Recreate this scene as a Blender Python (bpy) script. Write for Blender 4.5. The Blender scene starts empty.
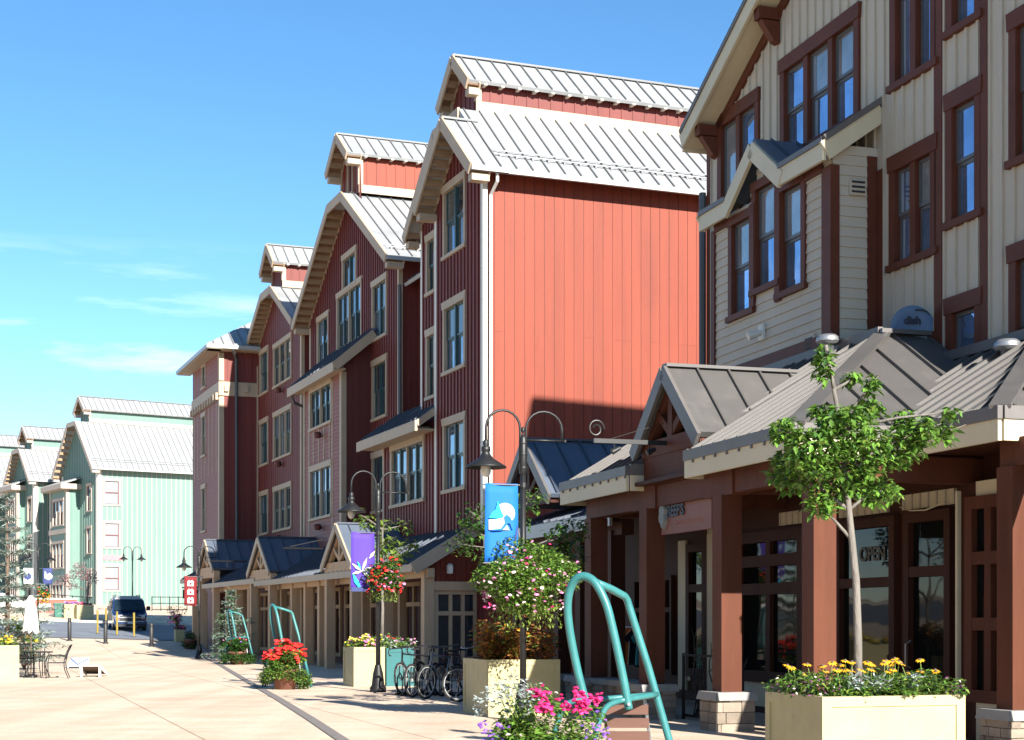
import bpy, math, random
from mathutils import Vector, Matrix
random.seed(7)
scene = bpy.context.scene
COL = scene.collection
F, CX, HY, HC = 1562.0, 512.0, 620.0, 1.65      # focal length in pixels, centre column, horizon row, eye height

# ------------------------------------------------------------------ frames of reference
class Frame:
    """x = distance along a street facade (away), y = out towards the street, z = up."""
    def __init__(s, x, y, deg):
        a = math.radians(deg); s.x, s.y, s.a = x, y, a
        s.d = (-math.sin(a), math.cos(a)); s.n = (-math.cos(a), -math.sin(a))
    def w(s, S, o, z=0.0):
        return Vector((s.x + s.d[0]*S + s.n[0]*o, s.y + s.d[1]*S + s.n[1]*o, z))
    def at(s, u, v, o=0.0):
        k = (u-CX)/F; x0 = s.x+s.n[0]*o; y0 = s.y+s.n[1]*o
        t = (k*y0-x0)/(s.d[0]-k*s.d[1]); Y = y0+s.d[1]*t
        return t, HC+(HY-v)/F*Y
    @property
    def rot(s): return math.pi/2 + s.a
T = Frame(6.7, 21.4, 17.1)      # tan building
R = Frame(-0.8, 44.5, 21.4)     # red row
G = Frame(-33.7, 127.0, 33.0)   # green houses

GP = [(-1e4,0),(60,0),(66,.1),(72,.3),(80,.66),(95,1.1),(105,1.6),(127,2.7),(160,3.6),(260,4.6),(1e4,9)]
def ground_z(x, y):
    if y < 40: return 0.0
    e = y-(x+25)*.8
    if e > 300: e = 300
    for (a, za), (b, zb) in zip(GP, GP[1:]):
        if a <= e <= b: return za+(zb-za)*(e-a)/(b-a)
    return 0.0
def gp(u, Y):
    x = (u-CX)/F*Y
    return Vector((x, Y, ground_z(x, Y)))

# ------------------------------------------------------------------ materials
def mat(name, col, rough=.7, var=.12, scale=3.0, bump=0.0, bscale=None, spec=.4, metal=0.0, stretch=None, island=0.0, col2=None, coat=0.0, trans=0.0, wear=None):
    m = bpy.data.materials.new(name); m.use_nodes = True
    nt = m.node_tree; N = nt.nodes; L = nt.links
    b = N['Principled BSDF']
    b.inputs['Roughness'].default_value = rough
    b.inputs['Specular IOR Level'].default_value = spec
    b.inputs['Metallic'].default_value = metal
    if coat: b.inputs['Coat Weight'].default_value = coat
    tc = N.new('ShaderNodeTexCoord'); mp = N.new('ShaderNodeMapping')
    L.new(tc.outputs['Object'], mp.inputs['Vector'])
    if stretch: mp.inputs['Scale'].default_value = stretch
    nz = N.new('ShaderNodeTexNoise'); nz.inputs['Scale'].default_value = scale
    nz.inputs['Detail'].default_value = 6; nz.inputs['Roughness'].default_value = .65
    L.new(mp.outputs['Vector'], nz.inputs['Vector'])
    rp = N.new('ShaderNodeValToRGB')
    c2 = col2 or tuple(min(1, c*(1+var)) for c in col)
    c1 = tuple(c*(1-var) for c in col)
    rp.color_ramp.elements[0].position = .3; rp.color_ramp.elements[1].position = .7
    rp.color_ramp.elements[0].color = (*c1, 1); rp.color_ramp.elements[1].color = (*c2, 1)
    L.new(nz.outputs['Fac'], rp.inputs['Fac'])
    out = rp.outputs['Color']
    if island:
        ge = N.new('ShaderNodeNewGeometry'); hs = N.new('ShaderNodeHueSaturation')
        mr = N.new('ShaderNodeMapRange'); mr.inputs['To Min'].default_value = 1-island; mr.inputs['To Max'].default_value = 1+island
        L.new(ge.outputs['Random Per Island'], mr.inputs['Value'])
        L.new(mr.outputs['Result'], hs.inputs['Value'])
        L.new(out, hs.inputs['Color']); out = hs.outputs['Color']
    for sc_, lo_, hi_, wc, st_ in (wear or ()):       # worn, faded or dirty patches with an outline of their own
        mw = N.new('ShaderNodeMapping'); mw.inputs['Scale'].default_value = st_; L.new(tc.outputs['Object'], mw.inputs['Vector'])
        nw = N.new('ShaderNodeTexNoise'); nw.inputs['Scale'].default_value = sc_; nw.inputs['Detail'].default_value = 8; nw.inputs['Roughness'].default_value = .7; L.new(mw.outputs['Vector'], nw.inputs['Vector'])
        mr_ = N.new('ShaderNodeMapRange'); mr_.inputs['From Min'].default_value = lo_; mr_.inputs['From Max'].default_value = hi_; mr_.inputs['To Max'].default_value = wc[3]; L.new(nw.outputs['Fac'], mr_.inputs['Value'])
        xm = N.new('ShaderNodeMix'); xm.data_type = 'RGBA'; L.new(mr_.outputs[0], xm.inputs[0]); L.new(out, xm.inputs[6]); xm.inputs[7].default_value = (wc[0],wc[1],wc[2],1); out = xm.outputs[2]
    L.new(out, b.inputs['Base Color'])
    if bump:
        n2 = N.new('ShaderNodeTexNoise'); n2.inputs['Scale'].default_value = bscale or scale*6; n2.inputs['Detail'].default_value = 4
        L.new(mp.outputs['Vector'], n2.inputs['Vector'])
        bp = N.new('ShaderNodeBump'); bp.inputs['Strength'].default_value = bump; bp.inputs['Distance'].default_value = .03
        L.new(n2.outputs['Fac'], bp.inputs['Height']); L.new(bp.outputs['Normal'], b.inputs['Normal'])
    if trans:
        tr = N.new('ShaderNodeBsdfTranslucent'); mx = N.new('ShaderNodeMixShader'); mx.inputs[0].default_value = trans
        L.new(out, tr.inputs['Color']); L.new(b.outputs[0], mx.inputs[1]); L.new(tr.outputs[0], mx.inputs[2])
        L.new(mx.outputs[0], N['Material Output'].inputs['Surface'])
    return m

M = {}
M['red'] = mat('red siding paint', (.180,.0265,.008), .62, .16, 1.6, .15, 30, stretch=(1.5,1.5,.12), island=.045, wear=[(.28,.45,.7,(.205,.035,.012,.5),(1,1,.8)),(1.6,.56,.74,(.13,.022,.012,.4),(1,2.2,.09))])
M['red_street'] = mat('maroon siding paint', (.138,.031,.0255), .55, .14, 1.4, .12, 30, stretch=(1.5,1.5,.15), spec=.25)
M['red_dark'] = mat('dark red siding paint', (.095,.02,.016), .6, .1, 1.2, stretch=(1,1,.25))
M['rose'] = mat('rose clapboard paint', (.245,.105,.085), .6, .08, 2, spec=.2)
M['beige'] = mat('beige trim paint', (.37,.285,.195), .6, .07, 2)
M['soffit'] = mat('soffit boards', (.28,.18,.10), .7, .12, 3)
M['plank'] = mat('soffit planks', (.17,.10,.06), .75, .15, 3)
M['white'] = mat('cream white trim', (.60,.57,.49), .55, .05, 2)
M['lightroof'] = mat('pale zinc roof sheet', (.262,.27,.272), .5, .1, 1.4, spec=.5, wear=[(.8,.52,.75,(.17,.175,.18,.6),(1,1,1)),(3,.6,.75,(.34,.345,.34,.5),(1,1,1))])
M['seam'] = mat('roof seam metal', (.13,.135,.14), .5, .08, 2)
M['slate'] = mat('slate blue roof sheet', (.085,.105,.14), .55, .12, .8, spec=.4)
M['slate_seam'] = mat('slate blue roof seam', (.05,.062,.085), .45, .1, 2)
M['taupe'] = mat('taupe roof sheet', (.082,.077,.073), .42, .1, .8, spec=.5, wear=[(1.3,.52,.75,(.15,.14,.13,.5),(1,1,1))])
M['taupe_seam'] = mat('taupe roof seam', (.075,.07,.066), .45, .08, 2)
M['taupe_edge'] = mat('taupe roof edge', (.11,.10,.093), .5, .1, 3)
M['tan'] = mat('tan board siding', (.45,.40,.318), .65, .09, 1.2, .1, 30, stretch=(1,1,.2), spec=.2)
M['tan_batten'] = mat('tan battens', (.42,.37,.29), .65, .07, 1.2)
M['brown'] = mat('brown trim paint', (.10,.031,.017), .55, .14, 2, spec=.15)
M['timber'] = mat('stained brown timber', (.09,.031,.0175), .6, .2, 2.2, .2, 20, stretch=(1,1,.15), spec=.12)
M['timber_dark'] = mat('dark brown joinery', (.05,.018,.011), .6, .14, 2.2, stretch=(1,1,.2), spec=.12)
M['cream'] = mat('cream fascia paint', (.52,.455,.31), .55, .06, 1.5)
M['arcade'] = mat('beige timber', (.47,.315,.19), .65, .13, 2, .15, 20, stretch=(1,1,.15), spec=.15)
M['green'] = mat('mint siding paint', (.118,.20,.168), .6, .06, 1.2, wear=[(.2,.45,.7,(.15,.225,.195,.5),(1,1,.7)),(1.2,.58,.75,(.08,.13,.11,.4),(1,1,.12))], stretch=(1,1,.3))
M['green_street'] = M['green']
M['greentrim'] = mat('grey beige trim', (.36,.30,.25), .6, .07, 2)
M['gutter'] = mat('grey gutter metal', (.30,.31,.31), .4, .06, 2, spec=.5)
M['darkpipe'] = mat('dark grey downpipe', (.07,.075,.08), .4, .06, 2)
M['palepipe'] = mat('pale downpipe', (.55,.55,.52), .4, .05, 2)
M['sash'] = mat('dark teal sash paint', (.03,.062,.066), .4, .1, 3)
M['sash_grey'] = mat('dark grey sash paint', (.085,.085,.085), .4, .1, 3)
M['sash_maroon'] = mat('maroon sash paint', (.14,.06,.06), .4, .1, 3)
def glass(name, col, rough=.02, wob=.02, spec=1.0):
    m = mat(name, col, rough, .35, .9, spec=spec)
    nt = m.node_tree; b = nt.nodes['Principled BSDF']
    n2 = nt.nodes.new('ShaderNodeTexNoise'); n2.inputs['Scale'].default_value = .9
    tc = nt.nodes.new('ShaderNodeTexCoord'); nt.links.new(tc.outputs['Object'], n2.inputs['Vector'])
    bp = nt.nodes.new('ShaderNodeBump'); bp.inputs['Strength'].default_value = wob; bp.inputs['Distance'].default_value = .3
    nt.links.new(n2.outputs['Fac'], bp.inputs['Height']); nt.links.new(bp.outputs['Normal'], b.inputs['Normal'])
    return m
M['glass'] = glass('window glass', (.02,.03,.036), spec=.8)
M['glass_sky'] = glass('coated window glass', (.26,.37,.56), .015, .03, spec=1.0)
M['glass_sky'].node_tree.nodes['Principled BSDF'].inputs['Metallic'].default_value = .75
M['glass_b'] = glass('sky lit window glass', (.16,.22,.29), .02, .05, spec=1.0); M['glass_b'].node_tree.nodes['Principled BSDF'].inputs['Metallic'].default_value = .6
M['glass_c'] = glass('window glass over pale blinds', (.085,.09,.085), .05, .02, spec=.7)
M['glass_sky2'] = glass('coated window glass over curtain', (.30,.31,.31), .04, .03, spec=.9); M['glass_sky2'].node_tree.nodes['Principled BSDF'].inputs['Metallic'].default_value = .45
M['glass_dark'] = glass('shop glass', (.006,.007,.007), .03, .02, spec=.14)
M['reflect_tint'] = mat('pale painted reflection', (.20,.225,.24), .8, .08, 3, spec=.2)  # pale reflection put into the pane colour of the green side windows
M['stone'] = mat('rough stone', (.22,.18,.14), .85, .22, 3, .5, 14, island=.25)
M['cap'] = mat('stone cap', (.24,.235,.22), .8, .15, 4, .3, 20)
M['black'] = mat('black painted metal', (.009,.009,.0095), .5, .15, 4, spec=.3)
M['polegrey'] = mat('weathered black iron', (.011,.0115,.012), .45, .2, 4)
M['teal'] = mat('teal tube paint', (.03,.15,.15), .4, .12, 7, coat=.15, wear=[(26,.66,.7,(.10,.085,.075,.75),(1,1,1)),(5,.5,.75,(.045,.19,.18,.6),(1,1,1))])
M['tealbox'] = mat('teal box paint', (.014,.105,.11), .5, .1, 2)
M['planter'] = mat('pale yellow planter paint', (.36,.32,.17), .6, .10, 2.2, .1, 25, wear=[(5,.6,.72,(.17,.14,.075,.5),(1,1,.5)),(22,.66,.72,(.12,.1,.06,.6),(1,1,1))])
M['slat'] = mat('brown bench slats', (.10,.043,.027), .6, .15, 3, stretch=(1,6,6))
M['soil'] = mat('soil', (.05,.033,.022), .95, .3, 12)
M['terracotta'] = mat('terracotta', (.17,.07,.048), .85, .12, 4)
M['bark'] = mat('pale grey bark', (.14,.125,.108), .85, .3, 9, .5, 30, stretch=(1,1,.3))
M['darkbark'] = mat('brown bark', (.12,.085,.06), .9, .3, 9, .5, 30)
M['leaf'] = mat('fresh green leaves', (.095,.195,.028), .4, .2, 4, island=.45, spec=.45, trans=.22)
M['leaf2'] = mat('deep green leaves', (.038,.095,.018), .5, .2, 4, island=.4, trans=.2)
M['leaf3'] = mat('yellow green leaves', (.13,.19,.03), .5, .2, 4, island=.4, trans=.22)
M['silver'] = mat('silver leaves', (.26,.30,.28), .8, .1, 4, island=.2)
M['coleus'] = mat('rust coloured leaves', (.22,.085,.02), .55, .3, 6, island=.5, trans=.2)
M['spruce'] = mat('blue green needles', (.17,.23,.19), .7, .2, 4, island=.4)
M['redbud'] = mat('plum leaves', (.24,.13,.135), .6, .2, 4, island=.4, trans=.2)
M['f_red'] = mat('red petals', (.62,.025,.02), .6, .15, 9, island=.25, trans=.2)
M['f_mag'] = mat('magenta petals', (.66,.02,.16), .6, .15, 9, island=.25, trans=.2)
M['f_pink'] = mat('pink petals', (.66,.22,.42), .6, .15, 9, island=.25, trans=.2)
M['f_pale'] = mat('pale petals', (.70,.58,.55), .6, .1, 9, island=.2, trans=.2)
M['f_pur'] = mat('violet petals', (.24,.10,.52), .6, .15, 9, island=.25, trans=.2)
M['f_yel'] = mat('golden petals', (.75,.36,.012), .6, .12, 9, island=.2, trans=.2)
M['f_lem'] = mat('lemon petals', (.75,.62,.10), .6, .12, 9, island=.2, trans=.2)
M['f_plum'] = mat('plum petals', (.12,.03,.09), .6, .15, 9, island=.25)
M['rubber'] = mat('tyre rubber', (.015,.015,.015), .8, .2, 8)
M['chrome'] = mat('bright metal', (.6,.6,.6), .25, .05, 4, metal=.9)
M['bikeblack'] = mat('black frame paint', (.02,.02,.022), .3, .1, 4, coat=.3)
M['bikewhite'] = mat('white frame paint', (.16,.17,.19), .3, .08, 4, coat=.3)
M['bikered'] = mat('dark red frame paint', (.06,.012,.012), .3, .1, 4, coat=.3)
M['vanblue'] = mat('dark blue car paint', (.012,.028,.078), .25, .08, 2, coat=.6)
M['vandark'] = mat('dark plastic', (.02,.02,.022), .6, .1, 5)
M['amber'] = mat('amber lens', (.75,.22,.02), .25, .05, 5)
M['headlamp'] = mat('headlight lens', (.5,.52,.55), .12, .05, 5, spec=.8)
M['vanglass'] = glass('windscreen', (.012,.024,.034), .05, .0, spec=.4)
M['canvas'] = mat('white canvas', (.62,.60,.57), .8, .04, 3)
M['pink_print'] = mat('faint red print', (.6,.18,.2), .8, .1, 3)
M['boardwhite'] = mat('white painted plywood', (.78,.77,.74), .5, .04, 3)
M['boardblue'] = mat('blue stripe paint', (.12,.17,.34), .5, .05, 3)
M['bollard'] = mat('dark bollard paint', (.022,.021,.02), .5, .15, 5)
M['yellowpost'] = mat('yellow post paint', (.24,.175,.025), .5, .1, 5)
M['brick'] = mat('red brick', (.32,.10,.07), .85, .2, 5)
M['bin'] = mat('green bin plastic', (.02,.12,.09), .5, .1, 4)
M['bulbglass'] = mat('lamp globe', (.55,.52,.45), .2, .05, 4, spec=.6)
M['b_blue'] = mat('bright blue banner cloth', (.003,.115,.44), .75, .04, 2)
M['b_cyan'] = mat('cyan print', (.01,.40,.50), .75, .04, 2)
M['b_white'] = mat('white print', (.55,.55,.55), .75, .03, 2)
M['b_purple'] = mat('violet banner cloth', (.065,.03,.30), .75, .05, 2)
M['b_navy'] = mat('navy banner cloth', (.03,.045,.14), .75, .05, 2)
M['b_red'] = mat('red banner cloth', (.15,.006,.009), .75, .05, 2)
M['signwood'] = mat('red brown sign board', (.17,.058,.035), .55, .14, 2, stretch=(.3,1,1))
M['signink'] = mat('faded sign lettering', (.24,.085,.055), .6, .1, 4)
M['pewter'] = mat('dark pewter', (.14,.15,.145), .5, .2, 6, .3, 20)
M['curtain'] = mat('pale curtain behind glass', (.20,.23,.27), .35, .25, 2, stretch=(9,9,.4), spec=.6)
M['dish'] = mat('shade tinted dish', (.085,.15,.25), .6, .05, 3)  # blue grey shade put into the colour of the dish
M['ink'] = mat('black lettering', (.015,.02,.035), .5, .05, 3)
M['neon'] = mat('pale lettering', (.08,.08,.075), .6, .05, 3)
M['steel'] = mat('galvanised steel', (.33,.34,.35), .38, .1, 4, metal=.7)
M['asphalt'] = mat('asphalt', (.15,.165,.19), .85, .15, .6, .2, 40)
M['concrete'] = mat('pale concrete', (.56,.49,.40), .85, .08, 1.0, .1, 40)
M['cloth1'] = mat('orange cloth', (.6,.16,.03), .8, .1, 5)
M['cloth2'] = mat('teal cloth', (.03,.22,.24), .8, .1, 5)
M['cloth3'] = mat('grey violet cloth', (.25,.25,.34), .8, .1, 5)
M['cloth4'] = mat('blue cloth', (.05,.12,.35), .8, .1, 5)

# ------------------------------------------------------------------ mesh builder
class MB:
    def __init__(s): s.v = []; s.f = []; s.m = []
    def poly(s, pts, m=0):
        i = len(s.v); s.v += [tuple(p) for p in pts]; s.f.append(tuple(range(i, i+len(pts)))); s.m.append(m)
    def hull(s, A, B, m=0):
        """solid between two matching polygons A and B"""
        n = len(A); i = len(s.v); s.v += [tuple(p) for p in A] + [tuple(p) for p in B]
        s.f.append(tuple(i+n-1-k for k in range(n))); s.f.append(tuple(i+n+k for k in range(n))); s.m += [m, m]
        for k in range(n):
            l = (k+1) % n
            s.f.append((i+k, i+l, i+n+l, i+n+k)); s.m.append(m)
    def box(s, x0, x1, y0, y1, z0, z1, m=0):
        s.hull([(x0,y0,z0),(x1,y0,z0),(x1,y1,z0),(x0,y1,z0)], [(x0,y0,z1),(x1,y0,z1),(x1,y1,z1),(x0,y1,z1)], m)
    def beam(s, p, q, w, h, m=0, up=(0,0,1)):
        p = Vector(p); q = Vector(q); d = (q-p).normalized(); u = Vector(up)
        sd = d.cross(u)
        if sd.length < 1e-4: sd = d.cross(Vector((1,0,0)))
        sd.normalize(); u = sd.cross(d)
        a, b = sd*w/2, u*h/2
        s.hull([p-a-b, p+a-b, p+a+b, p-a+b], [q-a-b, q+a-b, q+a+b, q-a+b], m)
    def tube(s, pts, r, n=8, m=0, caps=True, closed=False):
        pts = [Vector(p) for p in pts]; K = len(pts)
        rs = r if isinstance(r, (list, tuple)) else [r]*K
        i0 = len(s.v); prev = None
        for k, p in enumerate(pts):
            if closed: d = pts[(k+1) % K]-pts[k-1]
            else: d = pts[min(k+1, K-1)]-pts[max(k-1, 0)]
            if d.length < 1e-9: d = Vector((0,0,1))
            d.normalize()
            if prev is None:
                a = d.orthogonal().normalized()
            else:
                a = prev-d*prev.dot(d)
                a = a.normalized() if a.length > 1e-6 else d.orthogonal().normalized()
            prev = a; b = d.cross(a)
            for j in range(n):
                t = 2*math.pi*j/n
                s.v.append(tuple(p+(a*math.cos(t)+b*math.sin(t))*rs[k]))
        for k in range(K if closed else K-1):
            k2 = (k+1) % K
            for j in range(n):
                l = (j+1) % n
                s.f.append((i0+k*n+j, i0+k*n+l, i0+k2*n+l, i0+k2*n+j)); s.m.append(m)
        if caps and not closed:
            s.f.append(tuple(i0+j for j in reversed(range(n)))); s.m.append(m)
            s.f.append(tuple(i0+(K-1)*n+j for j in range(n))); s.m.append(m)
    def lathe(s, prof, c=(0,0,0), n=16, m=0):
        i0 = len(s.v); c = Vector(c)
        for r, z in prof:
            for j in range(n):
                t = 2*math.pi*j/n; s.v.append((c.x+r*math.cos(t), c.y+r*math.sin(t), c.z+z))
        for k in range(len(prof)-1):
            for j in range(n):
                l = (j+1) % n
                s.f.append((i0+k*n+j, i0+k*n+l, i0+(k+1)*n+l, i0+(k+1)*n+j)); s.m.append(m)
    def leaf(s, p, size, m=0, droop=0.0, ratio=.5):
        a = random.uniform(0, 2*math.pi); e = random.uniform(-.7, .5)-droop
        d = Vector((math.cos(a)*math.cos(e), math.sin(a)*math.cos(e), math.sin(e)))
        sd = Vector((-math.sin(a), math.cos(a), random.uniform(-.6, .6))).normalized()
        n = d.cross(sd); L = size*random.uniform(.5, 1.35); W = L*ratio
        p = Vector(p); q = p+d*L; mid = p+d*L*.45
        i = len(s.v)
        s.v += [tuple(p), tuple(mid+sd*W*.5+n*W*.16), tuple(q), tuple(mid-sd*W*.5+n*W*.16)]
        s.f += [(i, i+1, i+2), (i, i+2, i+3)]; s.m += [m, m]
    def bloom(s, p, r, m=0):
        """small ragged flower head"""
        p = Vector(p); i = len(s.v); n = 6
        a0 = random.uniform(0, 6); tilt = Vector((random.uniform(-.6,.6), random.uniform(-.9,.2), 1)).normalized()
        a = tilt.orthogonal().normalized(); b = tilt.cross(a)
        s.v.append(tuple(p+tilt*r*.55))
        for k in range(n):
            t = a0+2*math.pi*k/n; rr = r*random.uniform(.75, 1.15)
            s.v.append(tuple(p+(a*math.cos(t)+b*math.sin(t))*rr+tilt*r*random.uniform(-.15,.25)))
        s.v.append(tuple(p-tilt*r*.5))
        for k in range(n):
            l = (k+1) % n
            s.f += [(i, i+1+k, i+1+l), (i+n+1, i+1+l, i+1+k)]; s.m += [m, m]
    def build_each(s, name, mats, parent=None, big=.45):
        """one object for each separate long piece; the small ones stay with the first"""
        n = len(s.v); root = list(range(n))
        def find(a):
            while root[a] != a: root[a] = root[root[a]]; a = root[a]
            return a
        for f in s.f:
            a = find(f[0])
            for q in f[1:]: root[find(q)] = a
        isl = {}
        for k, f in enumerate(s.f): isl.setdefault(find(f[0]), []).append(k)
        groups, small = [], []
        for fs in isl.values():
            P = [s.v[i] for k in fs for i in s.f[k]]
            d = max(max(p[a] for p in P)-min(p[a] for p in P) for a in range(3))
            (groups if d >= big else small).append(fs)
        if not groups: groups = [[]]
        if len(groups) > 60: groups = [sum(groups, [])]
        groups[0] = groups[0]+sum(small, []); out = []
        for fs in groups:
            b = MB(); mp_ = {}
            for k in fs:
                t = []
                for i in s.f[k]:
                    if i not in mp_: mp_[i] = len(b.v); b.v.append(s.v[i])
                    t.append(mp_[i])
                b.f.append(tuple(t)); b.m.append(s.m[k])
            out.append(b.build(name, mats, parent))
        return out
    def build(s, name, mats, parent=None, smooth=False):
        me = bpy.data.meshes.new(name); me.from_pydata(s.v, [], s.f); 
        if not isinstance(mats, (list, tuple)): mats = [mats]
        for x in mats: me.materials.append(x)
        me.polygons.foreach_set('material_index', s.m)
        if smooth: me.polygons.foreach_set('use_smooth', [True]*len(s.f))
        me.update()
        o = bpy.data.objects.new(name, me); COL.objects.link(o)
        if parent: o.parent = parent
        return o
def tag(o, label, cat, group=None):
    o['label'] = label; o['category'] = cat
    if group: o['group'] = group
    return o
def thing(name, label, cat, loc=(0,0,0), rot=0.0, group=None):
    o = bpy.data.objects.new(name, None); COL.objects.link(o)
    o.location = loc; o.rotation_euler = (0,0,rot); o.empty_display_size = .3
    return tag(o, label, cat, group)
def structure(o): o['kind'] = 'structure'; return o
def copy_tree(o, parent=None):
    c = o.copy(); COL.objects.link(c)
    if parent is not None: c.parent = parent
    for ch in list(o.children): copy_tree(ch, c)
    return c
def text(name, s, size, mat_, parent, loc, rot, extrude=.006, align='CENTER', sx=1.0):
    cu = bpy.data.curves.new(name, 'FONT'); cu.body = s; cu.size = size; cu.extrude = extrude; cu.offset = size*.03
    cu.align_x = align; cu.align_y = 'CENTER'; cu.materials.append(mat_)
    o = bpy.data.objects.new(name, cu); COL.objects.link(o); o.parent = parent
    me = bpy.data.meshes.new_from_object(o); m = bpy.data.objects.new(name, me); COL.objects.link(m); bpy.data.objects.remove(o)
    m.parent = parent; m.location = loc; m.rotation_euler = rot; m.scale = (sx,1,1)
    return m
# ------------------------------------------------------------------ architecture helpers
def street(o):   # wall facing the street at depth o: a runs along the street
    return lambda a, z, d=0.0: (a, o+d, z)
def across(s):   # wall facing back towards the viewer at distance s: a runs across
    return lambda a, z, d=0.0: (s-d, a, z)
def interp(prof, a):
    for (x0, z0), (x1, z1) in zip(prof, prof[1:]):
        if x0-1e-6 <= a <= x1+1e-6:
            return z0 if x1-x0 < 1e-9 else z0+(z1-z0)*(a-x0)/(x1-x0)
    return prof[-1][1]
def spans(prof, z0, holes, a):
    top = interp(prof, a); cur = z0; out = []
    for h in sorted([h for h in holes if h[0] < a < h[1]], key=lambda h: h[2]):
        if h[2] > cur: out.append((cur, min(h[2], top)))
        cur = max(cur, h[3])
    if cur < top: out.append((cur, top))
    return [q for q in out if q[1]-q[0] > .02]
def wall(mb, P, prof, z0, holes=(), m=0, batten=None, bm=0, lap=None):
    xs = sorted(set([round(p[0], 4) for p in prof]+[round(x, 4) for h in holes for x in (h[0], h[1])]))
    xs = [x for x in xs if prof[0][0]-1e-6 <= x <= prof[-1][0]+1e-6]
    for a, b in zip(xs, xs[1:]):
        if b-a < 1e-4: continue
        mid = (a+b)/2
        hs = sorted([h for h in holes if h[0] < mid < h[1]], key=lambda h: h[2]); cur = z0; segs = []
        for h in hs:
            segs.append((cur, h[2], h[2])); cur = h[3]
        segs.append((cur, interp(prof, a+1e-5), interp(prof, b-1e-5)))
        for lo, ta, tb in segs:
            if max(ta, tb)-lo < .01: continue
            if lap:
                h, d = lap; k = math.floor((lo-z0)/h); z = z0+k*h
                while z < min(ta, tb)-.005:
                    l, t = max(z, lo), min(z+h, min(ta, tb))
                    dl = d*(1-(l-z)/h); dt = d*(1-(t-z)/h)
                    mb.poly([P(a,l,dl), P(b,l,dl), P(b,t,dt), P(a,t,dt)], m)
                    mb.poly([P(a,l,-.01), P(b,l,-.01), P(b,l,dl), P(a,l,dl)], m)
                    z += h
            else:
                mb.poly([P(a,lo), P(b,lo), P(b,tb), P(a,ta)], m)
    if batten:
        sp, w, d = batten
        k = prof[0][0]+sp*.5
        while k < prof[-1][0]-.02:
            for lo, hi in spans(prof, z0, holes, k):
                mb.hull([P(k-w/2,lo), P(k+w/2,lo), P(k+w/2,hi), P(k-w/2,hi)], [P(k-w/2,lo,d), P(k+w/2,lo,d), P(k+w/2,hi,d), P(k-w/2,hi,d)], bm)
            k += sp
def pbox(mb, P, a0, a1, z0, z1, d0, d1, m=0):
    mb.hull([P(a0,z0,d0), P(a1,z0,d0), P(a1,z1,d0), P(a0,z1,d0)], [P(a0,z0,d1), P(a1,z0,d1), P(a1,z1,d1), P(a0,z1,d1)], m)
def window(parent, P, a0, a1, z0, z1, n=1, tm=None, sm=None, gm=None, tr=.13, flare=.06, hung=.5, mull=.1, sill=True, reflect_tint=None, head=.24, name='window', label=None):
    """a0..a1, z0..z1 is the opening; casing goes round it"""
    t = MB()
    pbox(t, P, a0-tr, a0, z0-.02, z1, -.12, .05); pbox(t, P, a1, a1+tr, z0-.02, z1, -.12, .05)
    A = [P(a0-tr-.02,z1,-.12), P(a1+tr+.02,z1,-.12), P(a1+tr+flare,z1+head,-.12), P(a0-tr-flare,z1+head,-.12)]
    B = [P(a0-tr-.02,z1,.07), P(a1+tr+.02,z1,.07), P(a1+tr+flare,z1+head,.07), P(a0-tr-flare,z1+head,.07)]
    t.hull(A, B)
    if sill: pbox(t, P, a0-tr-.05, a1+tr+.05, z0-.13, z0-.02, -.12, .09)
    w = (a1-a0-mull*(n-1))/n
    for k in range(1, n):
        x = a0+k*w+(k-1)*mull
        pale = sm is not M['sash'] or n == 3 or (n == 4 and k == 2)
        pbox(t, P, x, x+mull, z0, z1, -.12, .04 if pale else .0, 0 if pale else 1)
    f = t.build(name, [tm, sm or M['sash']], parent)
    if label: f['label'] = label
    sh = MB(); gl = MB(); bl = MB(); b = .055; blind_on = (gm is M['glass_sky'] and random.random() < .75) or (gm is M['glass'] and random.random() < .3)
    for k in range(n):
        x0 = a0+k*(w+mull); x1 = x0+w; zm = z0+(z1-z0)*hung
        for (zl, zh, d) in ([(z0, zm, -.085), (zm, z1, -.055)] if hung else [(z0, z1, -.06)]):
            pbox(sh, P, x0, x0+b, zl, zh, d-.02, d+.02); pbox(sh, P, x1-b, x1, zl, zh, d-.02, d+.02)
            pbox(sh, P, x0+b, x1-b, zl, zl+b, d-.02, d+.02); pbox(sh, P, x0+b, x1-b, zh-b, zh, d-.02, d+.02)
            up = zl > z0; w_ = random.random()
            if blind_on:
                c0 = x0+b if k % 2 == 0 else x1-b-.16*w; c1 = c0+.16*w; bl.poly([P(c0,zl+b,d-.001), P(c1,zl+b,d-.001), P(c1,zh-b,d-.001), P(c0,zh-b,d-.001)])
            gl.poly([P(x0+b,zl+b,d-.005), P(x1-b,zl+b,d-.005), P(x1-b,zh-b,d-.005), P(x0+b,zh-b,d-.005)], 1 if w_ < (.42 if up else .15) else (2 if w_ < (.6 if up else .25) else 0))
    sh.build('sash', sm or M['sash'], f); g0 = gm or M['glass']; gl.build('pane', [g0, M['glass_b'], M['glass_c']] if g0 is M['glass'] else [g0, M['glass_sky2'] if g0 is M['glass_sky'] else g0, g0], f)
    if bl.f: bl.build_each('curtain', M['curtain'], f, .3)
    return (a0, a1, z0, z1)
def wins(parent, P, specs, **kw):
    hs = []
    for sp in specs:
        k = dict(kw); k.update(sp[5] if len(sp) > 5 else {})
        hs.append(window(parent, P, sp[0], sp[1], sp[2], sp[3], sp[4], **k))
    return hs
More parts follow.
